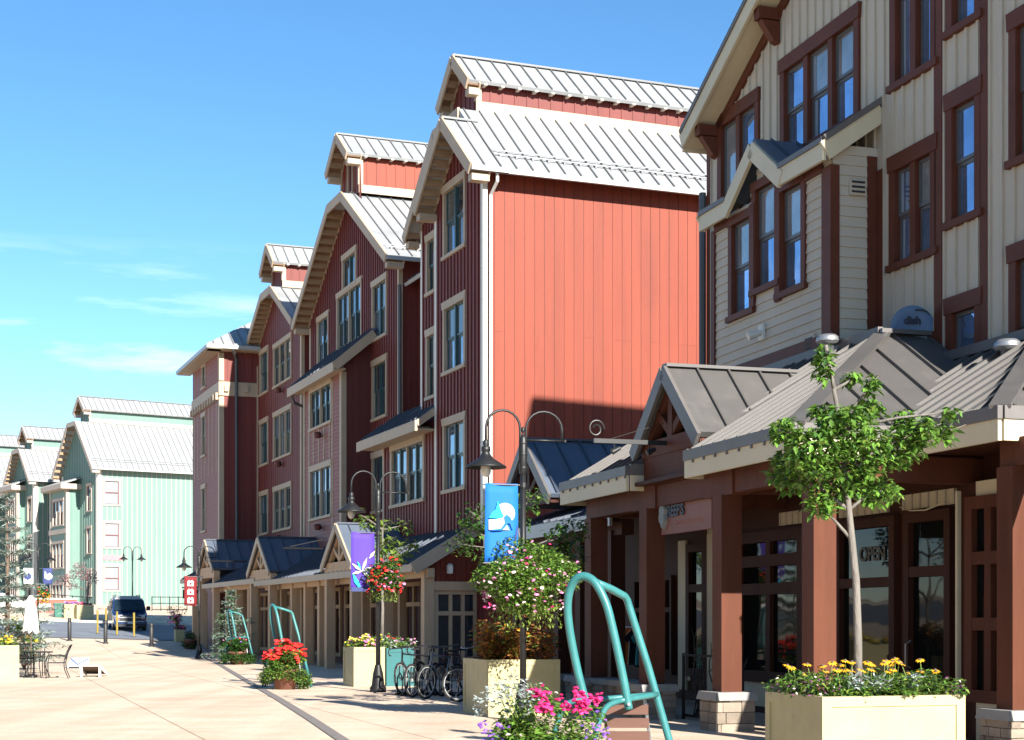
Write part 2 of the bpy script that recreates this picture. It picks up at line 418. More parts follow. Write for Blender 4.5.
def roof(mb, poly, th=.12, sp=.5, sh=.05, sw=.035, m=0, ms=1, off=0.0):
    """slab under a planar polygon, with standing seams running up the slope"""
    P = [Vector(p) for p in poly]
    n = (P[1]-P[0]).cross(P[2]-P[1]).normalized()
    if n.z < 0: P.reverse(); n = -n
    mb.hull([p-n*th for p in P], P, m)
    e = n.cross(Vector((0,0,1)))
    if e.length < 1e-4: return
    e.normalize(); g = n.cross(e)
    if g.z < 0: g = -g
    o = P[0]; Q = [((p-o).dot(e), (p-o).dot(g)) for p in P]
    lo = min(q[0] for q in Q); hi = max(q[0] for q in Q)
    a = lo+sp*.4+off
    while a < hi-.03:
        bs = []
        for (x0, y0), (x1, y1) in zip(Q, Q[1:]+Q[:1]):
            if (x0-a)*(x1-a) < 0: bs.append(y0+(y1-y0)*(a-x0)/(x1-x0))
        bs.sort()
        for b0, b1 in zip(bs[::2], bs[1::2]):
            if b1-b0 > .1:
                p, q = o+e*a+g*(b0+.02)+n*(sh/2-.002), o+e*a+g*(b1-.02)+n*(sh/2-.002)
                mb.beam(p, q, sw, sh, ms, up=n)
        a += sp
def lookouts(mb, p, q, depth_vec, n, w, h, m=0):
    """short rafters under an overhang, spread from p to q, each running along depth_vec"""
    p = Vector(p); q = Vector(q); d = Vector(depth_vec)
    for k in range(n):
        c = p+(q-p)*((k+.5)/n)
        mb.beam(c, c+d, w, h, m)
def gable_roof(parent, sc, half, ze, slope, o0, o1, ov, mats, capw=0.0, trim=None, seam=.5, th=.14, soffit=True, name='roof', left=True, gutter=True, guards=False, rafters=14, barge=(-1, 1)):
    """roof whose ridge runs back from the street (along o). sc = centre, half = half width incl. overhang, ze = eave height, o1 = front edge, o0 = back edge; capw = half width of a flat top"""
    zt = ze+slope*(half-capw)
    r = MB()
    roof(r, [(sc-half,o1,ze), (sc-capw,o1,zt), (sc-capw,o0,zt), (sc-half,o0,ze)], th, seam)
    if left: roof(r, [(sc+half,o1,ze), (sc+half,o0,ze), (sc+capw,o0,zt), (sc+capw,o1,zt)], th, seam)
    if capw: r.box(sc-capw, sc+capw, o0, o1, zt-th, zt-.004, 0)
    else: r.beam((sc,o1+.01,zt+.01), (sc,o0,zt+.01), .24, .06, 1)
    if guards:
        for k in range(int((o1-o0)/.5)):
            y = o1-.35-k*.5
            for q, hgt in ((.55, .12), (.62, .09)):
                r.beam((sc-half+q, y, ze+slope*q-.01), (sc-half+q+.02, y, ze+slope*q+hgt), .05, .05, 1, up=(1,0,0))
        for q in (.55, .75):
            r.beam((sc-half+q, o1-.15, ze+slope*q+.1), (sc-half+q, o0, ze+slope*q+.1), .04, .03, 0)
    ro = r.build(name, mats, parent)
    t = MB(); tm = trim
    for sg in barge:
        a = Vector((sc+sg*half, o1+.02, ze-.13)); b = Vector((sc+sg*capw, o1+.02, zt-.13))
        t.beam(a, b, .06, .34, 0)
        t.beam(a+Vector((0,-ov,-.06)), b+Vector((0,-ov,-.06)), .05, .2, 0)
        dn = Vector((0,0,-.2))
        t.beam(a+Vector((0,-ov*.5,-.02)), b+Vector((0,-ov*.5,-.02)), ov-.05, .03, 2)
        lookouts(t, a+dn*.55, b+dn*.55, (0,-ov,0), rafters, .11, .2, 1)
        # boxed eave end with bracket
        t.box(min(sc+sg*(half-.03), sc+sg*(half-.36)), max(sc+sg*(half-.03), sc+sg*(half-.36)), o1-ov+.02, o1-.05, ze-.42, ze-.22, 0)
    if capw: t.box(sc-capw-.05, sc+capw+.05, o1-.02, o1+.05, zt-.36, zt+.02, 0)
    fb = t.build('bargeboard', [trim, M['soffit'], M['plank']], parent)
    if gutter:
        g = MB()
        for sg in ((-1, 1) if left else (-1,)):
            x = sc+sg*half
            g.box(min(x, x+sg*.11), max(x, x+sg*.11), o0, o1, ze-.17, ze-.035)
        g.build_each('gutter', M['gutter'], parent)
    return zt
def monitor(parent, sc, hw, z0, zw, o0, o1, rh, ov, ovf, wallm, trim, roofm, seam=.5, winspec=None, bat=.4):
    """raised ridge monitor: walls hw either side, roof half width hw+ov"""
    w = MB(); zt = zw+(hw)*rh
    wall(w, lambda a,z,d=0: (sc-hw-d, a, z), [(o0, zw), (o1, zw)], z0, (), 0, (bat, .05, .025), 0)
    wall(w, lambda a,z,d=0: (sc+hw+d, a, z), [(o0, zw), (o1, zw)], z0, (), 0)
    hs = []
    if winspec: hs = wins(parent, street(o1), winspec, tm=trim, tr=.08, head=.12, flare=.02)
    wall(w, street(o1), [(sc-hw, zw), (sc, zt), (sc+hw, zw)], z0, hs, 0, (bat, .05, .025), 0)
    wall(w, street(o0), [(sc-hw, zw), (sc, zt), (sc+hw, zw)], z0, (), 0)
    w.build('monitor_wall', wallm, parent)
    t = MB()
    for sg in (-1, 1):
        x = sc+sg*hw
        t.box(min(x+sg*.001,x+sg*.05), max(x+sg*.001,x+sg*.05), o0, o1+.03, z0-.02, z0+.3, 0)
        t.box(min(x-sg*.06,x+sg*.06), max(x-sg*.06,x+sg*.06), o1-.14, o1+.06, z0+.3, zw, 0)
        n = int((o1-o0)/.55)
        for k in range(n):      # little rafter tails
            y = o1-.2-k*.55
            t.box(min(x,x+sg*(ov-.04)), max(x,x+sg*(ov-.04)), y-.05, y+.05, zw-.11-ov*rh*.6, zw-.0-ov*rh*.6, 1)
    t.build_each('monitor_trim', [trim, M['white'] if trim is not M['greentrim'] else trim], parent)
    gable_roof(parent, sc, hw+ov, zw-ov*rh+.09, rh, o0-.3, o1+ovf, ovf, roofm, 0, trim, seam, .1, name='monitor_roof', gutter=False, rafters=4)
def corner(mb, x0, x1, y0, y1, z0, z1, m=0): mb.box(x0, x1, y0, y1, z0, z1, m)
def pipe(parent, pts, r=.055, m=None, name='downpipe'):
    b = MB(); b.tube(pts, r, 8); b.build(name, m or M['darkpipe'], parent)

RW = dict(tm=M['beige'], sm=M['sash'], gm=M['glass'], flare=.1)
LR = [M['lightroof'], M['seam']]; SR = [M['slate'], M['slate_seam']]; TR = [M['taupe'], M['taupe_seam']]
GRP = 'red gabled buildings along the street'

# ------------------------------------------------------------------ red building, nearest
def red_front():
    b = thing('red_building', 'red gabled building with the big sunlit blank board wall, nearest of the red row', 'building', R.w(0,0,-.0), R.rot, GRP)
    D = 15.0
    # long sunlit side wall
    w = MB()
    k = 0.0; P0 = across(0); rnd = random.Random(4)
    while k > -D:
        j = rnd.choice((5.2, 5.2, 9.9, 99)); zs = [-.3]+([j] if j < 14 else [])+[14.55]
        for za, zb in zip(zs, zs[1:]): w.poly([P0(k-.31,za), P0(k-.014,za), P0(k-.014,zb-.004), P0(k-.31,zb-.004)], 0)
        k -= .31
    w.poly([P0(-D,-.3,-.012), P0(0,-.3,-.012), P0(0,14.55,-.012), P0(-D,14.55,-.03)], 1)
    w.build('side_wall', [M['red'], M['red_dark']], b)
    # projecting front part
    W = wins(b, street(0), [(1.62, 3.38, 12.75, 14.65, 2), (1.62, 3.38, 9.22, 11.1, 2), (1.62, 3.38, 5.62, 7.55, 2)], **RW)
    w = MB()
    wall(w, street(0), [(0, 14.55), (1.95, 16.1), (4.27, 14.35)], -.3, W, 0, (.3, .07, .04), 0)
    wall(w, lambda a,z,d=0: (4.27+d, a, z), [(-.6, 14.3), (0, 14.3)], 4, (), 0)
    # set back part and recess
    W2 = wins(b, street(-.6), [(6.15, 6.85, 12.35, 14.0, 1), (6.15, 6.85, 8.95, 10.9, 1)], **RW)
    wall(w, street(-.6), [(0, 14.8), (2.65, 17.05), (4.85, 17.05), (7.5, 14.8)], 3, W2+[(0,4.26,3,14.2)], 0, (.3, .07, .04), 0)
    wall(w, lambda a,z,d=0: (7.5+d, a, z), [(-D, 14.6), (-.6, 14.6)], 3, (), 0)
    W3 = wins(b, street(-2.2), [(9.6, 10.4, 11.4, 14.0, 1), (9.6, 10.4, 7.8, 10.3, 1)], **RW)
    wall(w, street(-2.2), [(7.5, 14.9), (12.9, 14.9)], 3, W3, 0, (.3, .05, .03), 0)
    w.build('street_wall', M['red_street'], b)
    # roofs
    zt = gable_roof(b, 3.75, 4.3, 14.42, .83, -D, -.15, .45, LR, 1.15, M['beige'], guards=True, barge=(1,), rafters=6)
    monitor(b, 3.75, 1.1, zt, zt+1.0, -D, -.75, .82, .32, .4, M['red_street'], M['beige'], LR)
    gable_roof(b, 1.95, 2.55, 14.42, .80, -.5, .62, .6, LR, 0, M['beige'], name='front_gable_roof', rafters=9, guards=False)
    r = MB(); roof(r, [(8.0,-1.6,13.9), (12.7,-1.6,13.9), (12.7,-6,16.6), (8.0,-6,16.6)], .12, .5)
    r.build('link_roof', LR, b)
    # lower bay with its lean-to roof
    WB = wins(b, street(-.05), [(5.65, 9.0, 5.55, 7.35, 4)], tm=M['beige'], sm=M['sash'], gm=M['glass'], head=.4, tr=.16)
    w = MB()
    wall(w, street(-.05), [(4.3, 7.9), (10.0, 7.9)], 3.5, WB, 0, (.3, .05, .03), 0)
    wall(w, lambda a,z,d=0: (10.0+d, a, z), [(-2.2, 8.3), (-.05, 7.9)], 3.5, (), 0)
    w.box(9.9, 10.06, -.2, .0, 3.5, 7.85, 1)
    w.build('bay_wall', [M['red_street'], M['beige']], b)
    r = MB()
    roof(r, [(4.36,.62,7.85), (10.9,.62,7.85), (10.3,-.6,8.75), (7.5,-.6,8.75), (7.5,-.05,8.344), (4.36,-.05,8.344)], .1, .4)
    roof(r, [(10.9,.62,7.85), (10.9,-2.2,7.85), (10.3,-2.2,8.75), (10.3,-.6,8.75)], .1, .4)
    r.build('bay_roof', SR, b)
    t = MB(); t.box(4.3, 10.95, .6, .68, 7.5, 7.83); t.box(4.4, 10.9, -.03, .6, 7.55, 7.6); t.beam((4.33,.6,7.72), (4.33,.02,8.15), .05, .2)
    for k in range(9): t.box(5.0+k*.65, 5.1+k*.65, -.05, .6, 7.6, 7.74)
    t.build_each('bay_fascia', M['beige'], b)
    # trim boards, pipes
    t = MB()
    t.box(-.045, .16, -.09, .045, 4.2, 14.3); t.box(4.15, 4.31, -.1, .04, 4.2, 14.2)
    t.box(7.38, 7.54, -.7, -.56, 4, 14.5)
    t.box(12.3, 12.45, -2.2, -2.15, 4, 14.5); t.box(8.6, 8.72, -2.2, -2.15, 4, 14.5)
    t.build_each('corner_board', M['white'], b)
    pipe(b, [(-.55,-.2,14.3), (-.5,-.22,14.05), (-.1,-.17,13.75), (-.09,-.17,4.3)], .05, M['palepipe'])
    pipe(b, [(12.45,-1.35,13.8), (12.5,-1.38,13.4), (12.55,-1.4,8.4)], .07)
    t = MB(); t.box(4.6, 4.86, -.6, -.52, 11.0, 11.6); t.build('wall_vent', M['red_dark'], b)
red_front()

# ------------------------------------------------------------------ red building, second
def red_second():
    o = -1.5
    b = thing('red_building', 'red gabled building with a tall rose clapboard bay, second in the red row', 'building', R.w(0,0), R.rot, GRP)
    D = 16.0
    P = street(o)
    W = wins(b, P, [(18.75, 20.6, 15.2, 16.4, 2, dict(hung=0)), (17.95, 21.45, 12.9, 15.0, 4), (23.05, 24.75, 12.6, 14.6, 2),
                    (14.55, 16.25, 12.45, 14.45, 2), (14.55, 16.25, 9.4, 11.4, 2), (14.55, 16.25, 5.85, 7.85, 2)], **RW)
    w = MB()
    wall(w, P, [(12.84, 15.1), (17.9, 18.2), (18.1, 20.2), (19.45, 21.2), (20.8, 20.2), (21.0, 18.2), (26.1, 15.1)], 3, W, 0, (.3, .07, .04), 0)
    wall(w, across(12.84), [(-D, 15.1), (o, 15.1)], 3, (), 0, (.31, .018, .012), 0)
    wall(w, lambda a,z,d=0: (26.1+d, a, z), [(-D, 15.1), (o, 15.1)], 3, (), 0)
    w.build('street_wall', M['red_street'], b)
    zt = gable_roof(b, 19.45, 7.2, 14.8, .615, -D, -.8, .7, LR, 1.0, M['beige'], guards=True, rafters=15)
    monitor(b, 19.45, 1.3, zt, 20.2, -D, -1.47, .72, .32, .6, M['red'], M['beige'], LR, winspec=[(19.1, 19.75, 18.9, 20.1, 1, dict(hung=0))])
    # bay
    ob = -.35
    B = wins(b, street(ob), [(18.25, 21.5, 9.55, 11.0, 4), (18.25, 21.5, 5.85, 7.75, 4)], tm=M['beige'], sm=M['sash'], gm=M['glass'])
    w = MB()
    wall(w, street(ob), [(16.6, 11.6), (22.6, 11.6)], 3, B, 0, None, 0, (.16, .02))
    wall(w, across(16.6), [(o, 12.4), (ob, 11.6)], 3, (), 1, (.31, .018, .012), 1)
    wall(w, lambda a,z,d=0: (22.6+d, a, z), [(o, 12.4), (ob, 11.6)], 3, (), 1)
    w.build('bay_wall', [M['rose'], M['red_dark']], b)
    r = MB()
    roof(r, [(16.1,.1,11.5), (23.6,.1,11.5), (23.2,o,12.9), (16.1,o,12.9)], .1, .5)
    r.build('bay_roof', SR, b)
    t = MB(); t.box(16.05, 23.65, .08, .16, 11.12, 11.48); t.beam((16.05,.1,11.3), (16.05,o,12.65), .06, .34)
    t.box(16.1, 23.6, ob, .1, 11.2, 11.26)
    for k in range(12): t.box(16.4+k*.6, 16.5+k*.6, ob, .08, 11.26, 11.4)
    t.build_each('bay_fascia', M['beige'], b)
    t = MB(); t.box(16.57, 16.85, ob-.16, ob+.045, 3.5, 11.2); t.box(22.45, 22.64, ob-.16, ob+.045, 3.5, 11.2)
    t.box(12.8, 13.0, o-.1, o+.06, 3.5, 14.6); t.box(25.95, 26.15, o-.1, o+.06, 3.5, 14.6)
    t.box(17.95, 18.07, ob, ob+.03, 3.5, 11.1); t.box(21.68, 21.8, ob, ob+.03, 3.5, 11.1)
    for k in range(4): t.box(18.4+k*.85, 18.5+k*.85, ob, ob+.03, 8.05, 9.4)
    t.build_each('corner_board', M['beige'], b)
    for z in (9.05, 5.35):
        t = MB(); t.lathe([(0,-.1),(.12,-.08),(.16,.1),(.1,.16),(0,.17)], (19.6, ob+.2, z), 10); t.beam((19.6,ob,z), (19.6,ob+.2,z), .05,.05); t.build('wall_lamp', M['red_dark'], b)
    pipe(b, [(23.4,.05,11.3), (23.5,-.1,10.9), (23.9,o+.12,10.5), (23.95,o+.1,4.5)], .07)
red_second()

# ------------------------------------------------------------------ red building, third
def red_third():
    o = -1.4
    b = thing('red_building', 'dark red gabled building with triple windows, beside the corner tower', 'building', R.w(0,0), R.rot, GRP)
    D = 16.0; P = street(o)
    W = wins(b, P, [(29.4, 32.9, 12.95, 14.75, 3), (34.35, 36.0, 13.0, 14.95, 2), (29.4, 32.9, 9.45, 11.45, 3), (34.35, 36.0, 9.45, 11.45, 2),
                    (29.4, 32.9, 6.0, 7.85, 3), (34.35, 36.0, 6.0, 7.85, 2)], **RW)
    w = MB()
    wall(w, P, [(27.3, 15.2), (31.0, 17.15), (33.4, 17.15), (36.9, 15.2)], 3, W, 0, (.4, .05, .02), 0)
    wall(w, across(27.3), [(-D, 14.95), (o, 14.95)], 3, (), 0)
    wall(w, street(-2.2), [(26.1, 14.6), (27.3, 14.6)], 3, (), 0)
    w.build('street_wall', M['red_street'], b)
    zt = gable_roof(b, 32.15, 5.3, 15.1, .54, -D, -.8, .6, LR, 1.0, M['beige'], rafters=13)
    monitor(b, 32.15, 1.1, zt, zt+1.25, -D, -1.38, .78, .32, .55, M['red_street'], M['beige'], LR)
    t = MB(); t.box(27.26, 27.55, o-.1, o+.05, 3.5, 14.5); t.box(36.6, 36.85, o-.1, o+.04, 3.5, 14.5); t.build_each('corner_board', M['beige'], b)
    for z in (12.5, 9.0, 5.5):
        t = MB(); t.lathe([(0,-.1),(.12,-.08),(.16,.1),(.1,.16),(0,.17)], (31.2, o+.2, z), 10); t.beam((31.2,o,z), (31.2,o+.2,z), .05,.05); t.build('wall_lamp', M['red_dark'], b)
red_third()

# ------------------------------------------------------------------ red corner tower
def red_tower():
    o = .5; s0, s1 = 36.8, 44.6; D = 9.0
    b = thing('corner_tower', 'red and rose corner block with hipped pale roof and beige belt at the far end', 'building', R.w(0,0), R.rot, GRP)
    P = street(o)
    W = wins(b, P, [(40.75, 41.7, 14.0, 15.05, 1, dict(head=.1)), (40.75, 41.7, 10.4, 12.4, 1), (40.75, 41.7, 6.4, 8.6, 1)], **RW)
    w = MB()
    wall(w, P, [(s0, 15.35), (s1, 15.35)], -.3, W, 0, None, 0, (.16, .02))
    wall(w, across(s0), [(o-D, 15.35), (o, 15.35)], -.3, (), 1, (.4, .05, .03), 1)
    wall(w, lambda a,z,d=0: (s1+d, a, z), [(o-D, 15.35), (o, 15.35)], -.3, (), 0)
    w.build('wall', [M['rose'], M['red_street']], b)
    e = .75; r = MB(); z = 15.4; a0, a1, b0, b1 = s0-e, s1+e, o-D-e, o+e
    h = (a1-a0)/2; zr = z+h*.62; c = (a0+a1)/2
    roof(r, [(a0,b1,z), (a1,b1,z), (c,b1-h,zr)], .12, .5); roof(r, [(a0,b1,z), (c,b1-h,zr), (c,b0+.5,zr), (a0,b0,z)], .12, .5)
    roof(r, [(a1,b1,z), (a1,b0,z), (c,b0+.5,zr), (c,b1-h,zr)], .12, .5)
    r.build('roof', LR, b)
    t = MB()
    t.box(a0-.02, a1+.02, b1-.02, b1+.05, z-.2, z-.02); t.box(a0-.05, a0+.02, b0, b1-.03, z-.2, z-.02)
    t.box(a0, a1, o, b1-.03, z-.24, z-.19, 1); t.box(a0+.03, s0, b0, b1-.05, z-.24, z-.19, 1)
    t.build('eaves', [M['gutter'], M['beige']], b)
    t = MB()
    t.box(s0-.06, s1+.06, o-.04, o+.07, 12.95, 13.65); t.box(s0-.07, s0+.04, o-D, o-.05, 12.95, 13.65)
    for k in range(11): t.box(s0+.1+k*.73, s0+.3+k*.73, o+.02, o+.2, 12.75, 13.1)
    for k in range(4): t.box(s0-.2, s0-.05, o-.4-k*1.0, o-.2-k*1.0, 13.15, 13.45)
    t.box(s0-.045, s0+.3, o-.2, o+.045, 3, 12.9); t.box(s0-.045, s0+.3, o-.2, o+.045, 13.7, 15.1)
    for k in range(7): t.box(s0+.8+k*1.05, s0+.9+k*1.05, o, o+.03, 9.2, 12.7)
    t.build('belt', M['beige'], b)
    pipe(b, [(a0+.02,.0,15.2), (s0-.12,-.3,14.8), (s0-.13,-.32,4.5)], .075)
red_tower()
# ------------------------------------------------------------------ mint green houses
def green_house(label, s0, s1, o, zf, z0, bay, mon_c, side_w=True, D=22.0, front_w=(), wing=None):
    """zf = eave height"""
    b = thing('green_building', label, 'building', G.w(0,0), G.rot, 'mint green gabled buildings')
    GW = dict(tm=M['greentrim'], sm=M['sash_maroon'], gm=M['glass'], flare=.04, tr=.16)
    w = MB(); c = (s0+s1)/2; hw = (s1-s0)/2; sl = .95; cap = 1.0
    zt = zf+sl*(hw+.7-cap)
    W = wins(b, street(o), front_w, **GW)
    wall(w, street(o), [(s0, zf+.4), (c-cap, zt-.15), (c+cap, zt-.15), (s1, zf+.4)], z0, W, 1, (.45, .06, .03), 1)
    WS = wins(b, across(s0), [(o-1.72-.05, o-.62, za, zb, 1) for za, zb in ((11.1,13.0),(7.6,9.55),(4.1,6.0))], tm=M['greentrim'], sm=M['sash_maroon'], gm=M['reflect_tint'], tr=.13) if side_w else []
    wall(w, across(s0), [(o-D, zf+.3), (o, zf+.3)], z0, WS, 0, (.42, .045, .03), 2)
    wall(w, lambda a,z,d=0: (s1+d, a, z), [(o-D, zf+.3), (o, zf+.3)], z0, (), 1)
    w.build('wall', [M['green'], M['green_street'], M['greentrim']], b)
    if side_w:
        t = MB(); t.box(s0-.05, s0-.03, o-1.95, o-.45, 6.55, 6.95); t.build('red_plaque', M['pink_print'], b)
    gable_roof(b, c, hw+.7, zf, sl, o-D, o+.7, .7, LR, cap, M['greentrim'], .5, rafters=9, guards=True)
    monitor(b, c, 1.05, zt, zt+1.25, o-D, o-.5, .85, .4, .6, M['green'], M['greentrim'], LR, bat=.5)
    t = MB(); t.box(s0-.06, s0+.3, o-.3, o+.06, z0, zf); t.box(s1-.35, s1+.05, o-.2, o+.06, z0, zf); t.build_each('corner_board', M['white'], b)
    if wing:
        a0, a1, wo = wing; w = MB()
        wall(w, street(wo), [(a0, zf-.6), (a1, zf-.6)], z0, wins(b, street(wo), [(a0+2.6, a0+3.7, z, z+2.0, 1) for z in (10.9, 7.4, 3.9)]+[(a0+5.4, a0+6.5, z, z+2.0, 1) for z in (10.9, 7.4)], **GW), 0, (.45, .05, .03))
        w.build('wing_wall', M['green_street'], b)
        r = MB(); roof(r, [(a0,wo+.7,zf-.7), (a1,wo+.7,zf-.7), (a1,wo-7,zf+4.2), (a0,wo-7,zf+4.2)], .12, .5); r.build('wing_roof', LR, b)
        t = MB(); t.box(a0, a1, wo+.68, wo+.76, zf-1.0, zf-.66); t.box(a0+1.6, a0+1.9, wo-.1, wo+.06, z0, zf-.8); t.build_each('wing_trim', M['greentrim'], b)
    # bay with its small roof
    x0, x1, ob, zb = bay
    BW = wins(b, street(ob), [(x0+.9, x1-.9, z, z+2.0, 3) for z in (zb-2.9, zb-6.5, zb-10.0)], **GW)
    w = MB()
    wall(w, street(ob), [(x0, zb), (x1, zb)], z0, BW, 0, None); wall(w, across(x0), [(o, zb), (ob, zb)], z0, (), 1, (.45, .05, .03), 1)
    wall(w, lambda a,z,d=0: (x1+d, a, z), [(o, zb), (ob, zb)], z0, (), 1)
    w.build('bay_wall', [M['green_street'], M['green_street']], b)
    t = MB()
    for x in (x0, x1-.3): t.box(x-.03, x+.33, ob-.2, ob+.05, z0, zb)
    t.box(x0-.1, x1+.1, ob, ob+.1, zb-3.7, zb-3.3); t.box(x0-.5, x1+.6, ob+.55, ob+.65, zb, zb+.4); t.box(x0-.55, x0-.45, o, ob+.6, zb, zb+.4)
    t.box(x0-.5, x1+.6, o, ob+.6, zb-.05, zb+.05)
    t.build_each('bay_trim', M['greentrim'], b)
    r = MB(); roof(r, [(x0-.5,ob+.6,zb+.4), (x1+.6,ob+.6,zb+.4), (x1+.6,o,zb+1.0), (x0-.5,o,zb+1.0)], .1, .5); r.build('bay_roof', LR, b)
green_house('mint green gabled building with sunlit board wall behind the parked van', 0, 9.4, 0, 14.0, 1.5, (4.6, 9.3, 1.1, 12.6), 4.7,
    front_w=[(1.6, 2.6, z, z+2.0, 1) for z in (10.7, 7.2, 3.7)])
green_house('mint green gabled building partly behind the spruce, middle one of three', 17.2, 24.2, .2, 14.3, 1.5, (20.2, 23.9, .9, 13.6), 20, side_w=False, wing=(9.5, 17.2, -1.3),
    front_w=[(18.0, 19.1, z, z+2.0, 1) for z in (10.7, 7.2, 3.7)])
green_house('pale roofed green building at the far left edge, mostly out of view', 31.5, 39.5, .4, 14.6, 1.5, (35, 39, 1.2, 13), 36, side_w=False, wing=(24.2, 31.5, -1.0))

# ------------------------------------------------------------------ tan building
def tan_building():
    b = thing('tan_building', 'tan board clad building with brown trim and a roofed bay above the shops', 'building', T.w(0,0), T.rot)
    o = -.85; P = street(o)
    TW = dict(tm=M['brown'], sm=M['sash_grey'], gm=M['glass_sky'], flare=.04, tr=.17, mull=.16, head=.26)
    W = wins(b, P, [(9.3, 10.85, 8.0, 11.75, 2), (5.45, 8.05, 10.35, 11.95, 3, dict()), (3.05, 4.1, 10.45, 13.2, 2), (3.05, 4.12, 7.5, 9.0, 2), (1.85, 2.45, 10.75, 13.2, 1),
                    (1.85, 2.45, 7.8, 9.5, 1), (1.85, 2.45, 4.6, 6.35, 1), (-.3, .82, 8.3, 10.15, 2), (-.3, .82, 4.9, 6.8, 2), (-.3, .82, 11.5, 13.2, 2), (3.1, 4.15, 4.4, 5.9, 1)], **TW)
    w = MB()
    zE, sl = 11.98, .503; s_far = 11.52; apex_s = 3.2; s_end = -1.05
    top = zE+sl*(s_far-apex_s)
    wall(w, P, [(s_end, top-.3-sl*4.25), (apex_s, top-.3), (s_far, zE-.3)], -.3, W, 0, (.3, .06, .035), 1)
    wall(w, lambda a,z,d=0: (s_far+d, a, z), [(-16, zE-.3), (o, zE-.3)], -.3, (), 0)
    wall(w, across(s_end), [(-16, top-.3-sl*4.25), (o, top-.3-sl*4.25)], -.3, (), 0, None, 0, (.17, .022))
    w.build('wall', [M['tan'], M['tan_batten']], b)
    # main roof: the far rake sails out over the gable
    r = MB()
    of = -.36; se = s_far+.22; ze = zE-.11; s_r = -1.5; zr2 = top-sl*(apex_s-s_r)
    roof(r, [(se,of,ze), (se,-16,ze), (apex_s,-16,top), (apex_s,of,top)], .12, .5)
    roof(r, [(apex_s,of,top), (apex_s,-16,top), (s_r,-16,zr2), (s_r,of,zr2)], .12, .5)
    r.build('roof', TR, b)
    monitor(b, apex_s, 1.5, top-.9, 18.0, -15.5, -5.7, .6, .4, .5, M['tan'], M['cream'], TR)  # unseen ridge monitor, added to cast the shadow on the red side wall
    t = MB(); t.beam((se+.02,of+.03,ze-.2), (apex_s,of+.03,top-.2), .06, .34); t.beam((s_r,of+.03,zr2-.2), (apex_s,of+.03,top-.2), .06, .34)
    t.beam((se,of-.3,ze-.3), (apex_s,of-.3,top-.3), .56, .05); t.box(se, se+.06, -16, of, ze-.4, ze-.06)
    t.build('bargeboard', M['cream'], b)
    e = MB(); e.beam((se+.03,of+.05,ze-.0), (apex_s,of+.05,top), .08, .1); e.build('roof_edge', M['taupe_edge'], b)
    t = MB()
    for s in (11.1, 8.35, 5.4):
        z = zE+sl*(s_far-s)-.42
        t.box(s-.11, s+.11, o+.02, o+.46, z-.16, z+.06)
        t.hull([(s-.09,o+.02,z-.6),(s-.09,o+.14,z-.55),(s-.09,o+.4,z-.18),(s-.09,o+.02,z-.18)], [(s+.09,o+.02,z-.6),(s+.09,o+.14,z-.55),(s+.09,o+.4,z-.18),(s+.09,o+.02,z-.18)])
    t.beam((s_far,o+.04,zE-.48), (apex_s,o+.04,top-.48), .06, .2)
    t.build_each('eave_bracket', M['brown'], b)
    t = MB()
    t.box(s_far-.12, s_far+.04, o-.1, o+.045, 0, zE-.5); t.box(2.72, 2.93, o, o+.05, 5.6, 14.4); t.box(1.52, 1.70, o, o+.05, 5.6, 14.2); t.box(4.5, 4.72, o, o+.045, 5.9, 9.15)
    t.build_each('trim_board', M['brown'], b)
    pipe(b, [(s_far+.12,o+.1,10.6), (s_far+.12,o+.1,6.0)], .08)
    # bay
    BW = wins(b, street(0), [(7.76, 8.53, 7.42, 9.1, 1), (6.74, 7.52, 7.72, 9.5, 1), (5.75, 6.5, 7.46, 9.2, 1)], tm=M['brown'], sm=M['sash_grey'], gm=M['glass_sky'], flare=.0, tr=.15, head=.16)
    w = MB()
    wall(w, street(0), [(4.73, 9.35), (6.3, 9.35), (7.25, 10.1), (8.2, 9.35), (9.42, 9.35)], 5.2, BW+[(4.85, 8.5, 5.4, 6.05)], 0, None, 0, (.17, .022))
    wall(w, across(4.73), [(o, 10.2), (0, 9.55)], 4.8, (), 0, None, 0, (.17, .022))
    wall(w, lambda a,z,d=0: (9.42+d, a, z), [(o, 9.9), (0, 9.3)], 4.8, (), 0, None, 0, (.17, .022))
    w.poly([(4.85,-.08,5.4),(8.5,-.08,5.4),(8.5,-.08,6.05),(4.85,-.08,6.05)], 1)
    w.build('bay_wall', [M['tan'], M['glass_dark']], b)
    t = MB()
    t.box(4.69, 5.0, -.12, .05, 5.2, 9.2); t.box(9.3, 9.46, -.12, .05, 5.2, 9.2); t.box(4.7, 4.74, o+.02, o+.2, 5.2, 9.4)
    t.box(4.6, 8.9, .0, .07, 6.05, 6.42)
    t.box(5.0, 5.6, .005, .06, 9.15, 9.32); t.box(8.7, 9.3, .005, .06, 9.15, 9.32); t.box(6.52, 6.72, .005, .065, 7.3, 9.3); t.box(7.55, 7.74, .005, .065, 7.3, 9.3)
    t.build_each('bay_trim', M['brown'], b)
    r = MB(); ze = 9.58; oe = .18; zr = ze+.72*(oe-o); za = ze+.8
    s0, s1, gc, g0, g1 = 9.6, 4.6, 7.3, 8.4, 6.2
    roof(r, [(s0,oe,ze), (g0,oe,ze), (g0,o,zr), (s0,o,zr)], .1, .5)
    roof(r, [(g1,oe,ze), (s1,oe,ze), (s1,o,zr), (g1,o,zr)], .1, .5)
    roof(r, [(g0+.04,oe,ze), (gc,oe,za), (gc,o,za), (g0+.04,o,ze)], .1, .5); roof(r, [(g1-.04,oe,ze), (g1-.04,o,ze), (gc,o,za), (gc,oe,za)], .1, .5)
    r.build('bay_roof', SR, b)
    t = MB()
